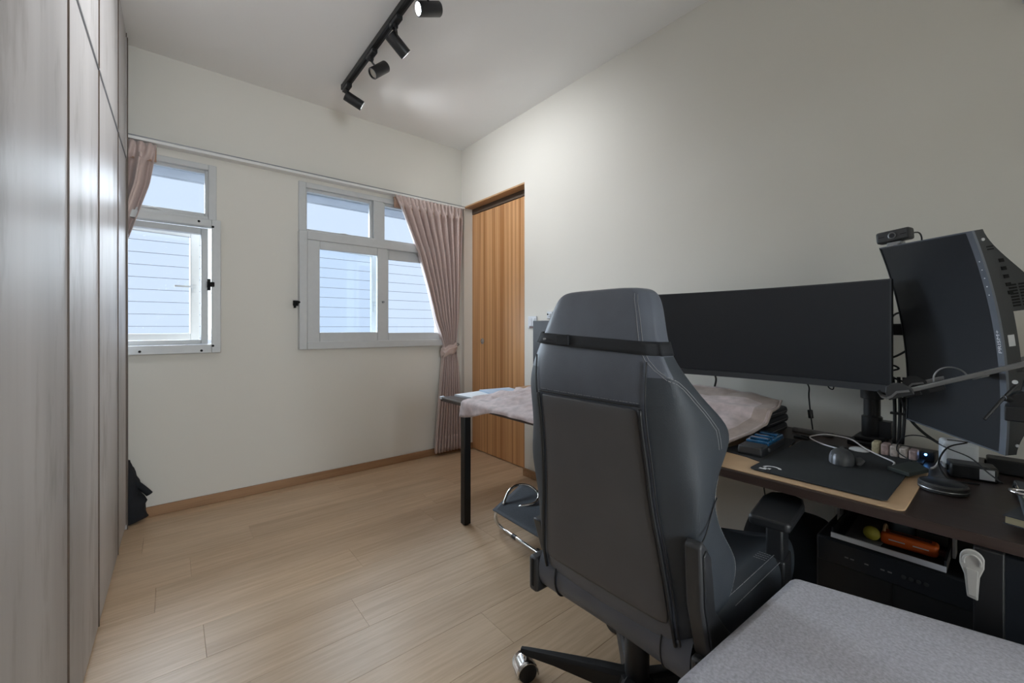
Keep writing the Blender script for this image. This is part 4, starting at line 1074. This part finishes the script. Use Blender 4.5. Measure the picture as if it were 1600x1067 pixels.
link('cloth', MB().grid(towel_left, 90, 46), M_['towel'], tw, smooth=180, solid=.006)
E1 = [(1.268, .605, .693), (1.40, .640, .696), (1.50, .640, .706), (1.60, .605, .728), (1.72, .590, .752), (1.83, .600, .782), (1.93, .62, .802)]
def poly(P, t):
    q = t * (len(P) - 1); i = min(int(q), len(P) - 2); return Vector(P[i]).lerp(Vector(P[i + 1]), q - i)
def towel_right(u, v):
    e = poly(E1, u)
    yy = e.y + v * .46
    hump = .022 * sm((u - .35) / .5) * sm(v * 3.5)
    nz = noise.noise((e.x * 8, yy * 8, 7.7)) * .010 + noise.noise((e.x * 22, yy * 20, 2.2)) * .005
    z = e.z + hump + (nz + .003) * sm(v * 5)
    if u < .3: z = max(DT + .008, e.z + .02 * sm(v * 2) * u + max(0, nz))
    z = max(z, DT + .008, DT + .112 * sm((e.x - 1.64) / .10) - .30 * max(0, .613 - yy))
    return (e.x + .006 * math.sin(9 * v), yy, z)
tw2 = thing('towel', 'mauve towel with a brown border draped over the dark stack right of the chair', 'towel', (1.6, .8, DT))
link('cloth', MB().grid(towel_right, 60, 40), M_['towel'], tw2, smooth=180, solid=.006)
cloth_ = [o for o in tw2.children][0]
cloth_.data.materials.append(M_['towel_band'])       # woven brown border along two sides
for pl_ in cloth_.data.polygons:
    jj, ii = divmod(pl_.index, 59)
    if 1 <= jj <= 4 or 50 <= ii <= 57: pl_.material_index = 1
link('hem', MB().tube([Vector(towel_right(i / 30, 0)) + Vector((0, 0, .001)) for i in range(31)], .0042, 8), M_['towel_band'], tw2, smooth=180)
# dark folded cases under it
for i, (lab, dx) in enumerate((('black padded case at the bottom of the stack under the towel', 0), ('black padded case in the middle of the stack under the towel', .008), ('topmost black padded case under the towel corner', -.006))):
    t = thing('laptop_case', lab, 'case', (1.87 + dx, .76, DT + i * .0335), R(1 - i), 'cases stacked under the towel')
    link('sleeve', MB().box((-.11, -.15, 0), (.11, .15, .033)), M_['sleeve'], t, local=True, bevel=.013, seg=3)
    link('zip', MB().box((-.10, -.1515, .0155), (.10, -.149, .0175)), M_['tin'], t, local=True)
gb = thing('gadget_box', 'black box with glossy blue top tucked under the towel edge', 'box', (1.575, .565, DT + .006), R(3))
link('base', MB().box((-.12, -.036, 0), (.12, .036, .022)), M_['plastic'], gb, local=True, bevel=.003)
link('blue_top', MB().box((-.05, -.034, .0222), (.115, .034, .036)), M_['blue'], gb, local=True, bevel=.003)
for i in range(3): link('fin', MB().box((-.03 + i * .045, -.028, .036), (-.012 + i * .045, .028, .042)), M_['blue'], gb, local=True, bevel=.002)
link('front_cap', MB().box((-.122, -.034, .004), (-.055, .034, .030)), M_['plastic2'], gb, local=True, bevel=.004)
link('jack', MB().cyl((-.06, -.037, .014), (-.06, -.041, .014), .006, 12), M_['alu'], gb, local=True)

# ------------------------------------------------------------------ under the desk
ty = thing('under_desk_tray', 'black shallow tray with a silver lip slung under the desk', 'tray', (1.5, .21, .54))
link('floor_sheet', MB().box((1.352, .108, .546), (1.72, .316, .550)), M_['plastic'], ty)
link('lip', MB().box((1.347, .106, .550), (1.351, .318, .563)), M_['silver_lip'], ty, bevel=.001)
for yy in (.106, .314): link('side_wall', MB().box((1.352, yy, .550), (1.72, yy + .004, .575)), M_['plastic'], ty)
link('back_wall', MB().box((1.716, .11, .550), (1.72, .314, .60)), M_['plastic'], ty)
for yy in (.098, .319): 
    for xx in (1.46, 1.70): link('hanger', MB().box((xx - .02, yy, .552), (xx + .02, yy + .006, DT - .0245)), M_['tin'], ty, bevel=.001)
def small(name, label, cat, mb, m, c, **kw): return tag(link(name, mb, M_[m], at=c, **kw), label, cat)
small('metal_plate', 'thin grey plate lying flat in the tray left of the yellow tape', 'plate', MB().prism([(1.375, .295), (1.385, .225), (1.56, .21), (1.56, .30)], .5503, .553), 'tin', (1.46, .26, .55))
tp = thing('tape_roll', 'yellow ball-shaped tape roll in the under-desk tray', 'tape', (1.40, .245, .553))
link('roll', MB().ball((1.402, .2445, .5705), .0172, 20, 12, (1, 1, 1)), M_['yellow'], tp, smooth=180)
oc = thing('utility_case', 'bright orange plastic tool lying in the under-desk tray', 'tool', (1.42, .18, .553))
To = Matrix.Translation((1.420, .176, .553)) @ Matrix.Rotation(R(2), 4, 'Z')
link('body', MB().prism(roundrect(-.020, -.052, .020, .052, .010), 0, .028, To), M_['orange'], oc, bevel=.006, seg=3)
link('slot', MB().box((-.004, -.040, .0275), (.010, .036, .0286), To), M_['maroon'], oc)
for a_, b_ in ((-.036, -.008), (.006, .036)): link('stripe', MB().box((-.0206, a_, .014), (-.0198, b_, .0165), To), M_['label'], oc)
link('blade_end', MB().box((-.006, -.068, .004), (.008, -.050, .018), To), M_['maroon'], oc, bevel=.003)
small('maroon_rod', 'dark red rod at the back of the under-desk tray', 'rod', MB().cyl((1.60, .30, .565), (1.56, .215, .565), .011, 14), 'maroon', (1.58, .26, .553))
small('grey_gadget', 'grey-blue rounded gadget behind the orange tool in the tray', 'gadget', MB().prism(roundrect(1.50, .175, 1.53, .225, .012), .5503, .590), 'greyblue', (1.515, .20, .55), bevel=.006)
small('metal_ruler', 'grey metal bar behind the orange tool in the tray', 'bar', MB().box((1.50, .115, .5503), (1.53, .172, .575)), 'tin', (1.515, .14, .55), bevel=.002)
small('brown_loop', 'brown rubber loop leaning beside the yellow tape roll', 'loop', MB().tube([(1.43 + .018 * math.cos(t / 10 * 2 * math.pi), .222, .572 + .020 * math.sin(t / 10 * 2 * math.pi)) for t in range(10)], .003, 8, True), 'slatwood', (1.43, .222, .553), smooth=180)
pcb = thing('black_console', 'black box with a row of tiny buttons under the desk tray', 'console', (1.6, .2, 0))
link('body', MB().box((1.425, .045, .012), (1.78, .37, .515)), M_['plastic'], pcb, bevel=.006)
link('front_panel', MB().box((1.419, .05, .45), (1.425, .365, .512)), M_['screen'], pcb, bevel=.002)
link('door_seam', MB().box((1.4235, .206, .02), (1.4255, .208, .448)), M_['hole'], pcb)
for i, yy in enumerate((.300, .288, .258, .226, .212)): link('button', MB().box((1.4175, yy - .004, .476), (1.4195, yy + .004, .479)), M_['tin'], pcb)
for i in range(4):
    yy = .186 - i * .0135
    link('knob', MB().lathe([(.0046, 0), (.0046, .002), (.0034, .002)], 14, Matrix.Translation((1.419, yy, .4775)) @ Matrix.Rotation(R(-90), 4, 'Y')), M_['plastic2'], pcb)
for xx in (1.45, 1.75):
    for yy in (.07, .345): link('foot', MB().cyl((xx, yy, 0), (xx, yy, .012), .015, 12), M_['plastic'], pcb)
bk = thing('backpack', 'dark backpack leaning under the desk behind the armrest', 'bag', (1.80, .58, 0))
def bp(u, v):
    a = 2 * math.pi * u; z = .40 * v
    r = (1 - .30 * v ** 3) * (1 + .08 * noise.noise((2 * math.cos(a), 2 * math.sin(a), 4 * v)))
    if v < .05: r *= .75 + 5 * v
    if v > .93: r *= (1 - v) / .07 * .8 + .2
    c_, s_ = math.cos(a), math.sin(a); p = .55
    return (1.83 + .15 * r * math.copysign(abs(c_) ** p, c_), .56 + .16 * r * math.copysign(abs(s_) ** p, s_), .002 + z)
link('body', MB().grid(bp, 40, 18, True), M_['black_fab'], bk, smooth=180)
link('pocket', MB().ball((1.685, .56, .15), .09, 20, 12, (.3, 1.2, 1.0)), M_['black_fab'], bk, smooth=180)
link('carry_loop', MB().tube([(1.80, .52, .39), (1.79, .54, .43), (1.79, .58, .43), (1.80, .60, .39)], .008, 8), M_['strap'], bk, smooth=180)
# white hook clip hanging on the desk leg
hk = thing('hook_clip', 'white plastic hook hanging at the desk edge beside the black leg', 'hook', (1.258, .062, .555))
outl = [(-.016, 0), (-.018, .012)]
pl = [(.062 + .0175 * math.cos(R(a)), .632 + .022 * math.sin(R(a))) for a in range(0, 181, 15)]
prof = [(.052, .553), (.0715, .557)] + [(p[0], p[1]) for p in pl]
prof = [(.0545, .553), (.0695, .556), (.0735, .60), (.0800, .62)] + [(.0625 + .0175 * math.cos(R(a)), .632 + .021 * math.sin(R(a))) for a in range(0, 166, 15)] + [(.046, .62), (.0520, .60)]
Ty = Matrix(((0, 0, 1, 0), (1, 0, 0, 0), (0, 1, 0, 0), (0, 0, 0, 1)))
link('back_plate', MB().prism(prof, 1.250, 1.2555, Ty), M_['cream_pl'], hk, bevel=.002)
link('hoop', MB().tube([(1.2485, .0625 + .0120 * math.cos(R(a)), .628 + .015 * math.sin(R(a))) for a in range(-20, 201, 20)], .0022, 8), M_['cream_pl'], hk, smooth=180)
link('tongue', MB().prism([(.056, .56), (.068, .562), (.0705, .615), (.054, .613)], 1.2465, 1.250, Ty), M_['cream_pl'], hk, bevel=.0012)
# dark board leaning under the desk at the right picture edge
tag(link('document_folder', MB().prism([(1.42, .036), (1.47, .036), (1.47, -.30), (1.42, -.30)], .002, .60), M_['bookdark'], at=(1.44, -.13, .002), bevel=.004), 'dark upright folder on the floor under the desk at the right picture edge', 'folder')

# folding footrest with a grey sling
fr = thing('footrest', 'folding footrest with grey sling on a chromed tube frame under the desk', 'footrest', (1.43, 1.62, 0))
def sling(u, v):
    a = Vector((1.300, 1.745, .152)).lerp(Vector((1.292, 1.30, .150)), u); b = Vector((1.60, 1.86, .185)).lerp(Vector((1.60, 1.32, .185)), u)
    p = a.lerp(b, v); p.z -= .010 * math.sin(math.pi * u) * math.sin(math.pi * v); return tuple(p)
link('sling', MB().grid(sling, 20, 14), M_['mesh'], fr, smooth=180, solid=.006)
link('base_tube', MB().tube([(1.335, 1.74, .150), (1.36, 1.80, .09), (1.385, 1.81, .03), (1.395, 1.76, .012), (1.385, 1.62, .012), (1.375, 1.45, .012), (1.37, 1.32, .012), (1.37, 1.27, .04), (1.34, 1.27, .10), (1.32, 1.30, .145)], .009, 12, smooth=5), M_['chrome'], fr, smooth=180)
link('base_tube', MB().tube([(1.57, 1.80, .17), (1.60, 1.84, .09), (1.62, 1.83, .02), (1.62, 1.78, .012), (1.62, 1.40, .012), (1.62, 1.33, .02), (1.60, 1.32, .10), (1.57, 1.34, .17)], .009, 12, smooth=5), M_['chrome'], fr, smooth=180)
link('top_loop', MB().tube([(1.37, 1.745, .16), (1.43, 1.775, .205), (1.49, 1.78, .225), (1.545, 1.74, .222), (1.545, 1.66, .20), (1.49, 1.63, .175), (1.42, 1.68, .158)], .007, 10, smooth=5), M_['chrome'], fr, smooth=180)
link('grommet', MB().lathe([(.012, -.003), (.015, 0), (.012, .004)], 16, Matrix.Translation((1.375, 1.738, .157))), M_['plastic'], fr)
for yy in (1.69, 1.50): link('foot_sleeve', MB().cyl((1.389, yy, .012), (1.387, yy - .03, .012), .0115, 12), M_['plastic'], fr)
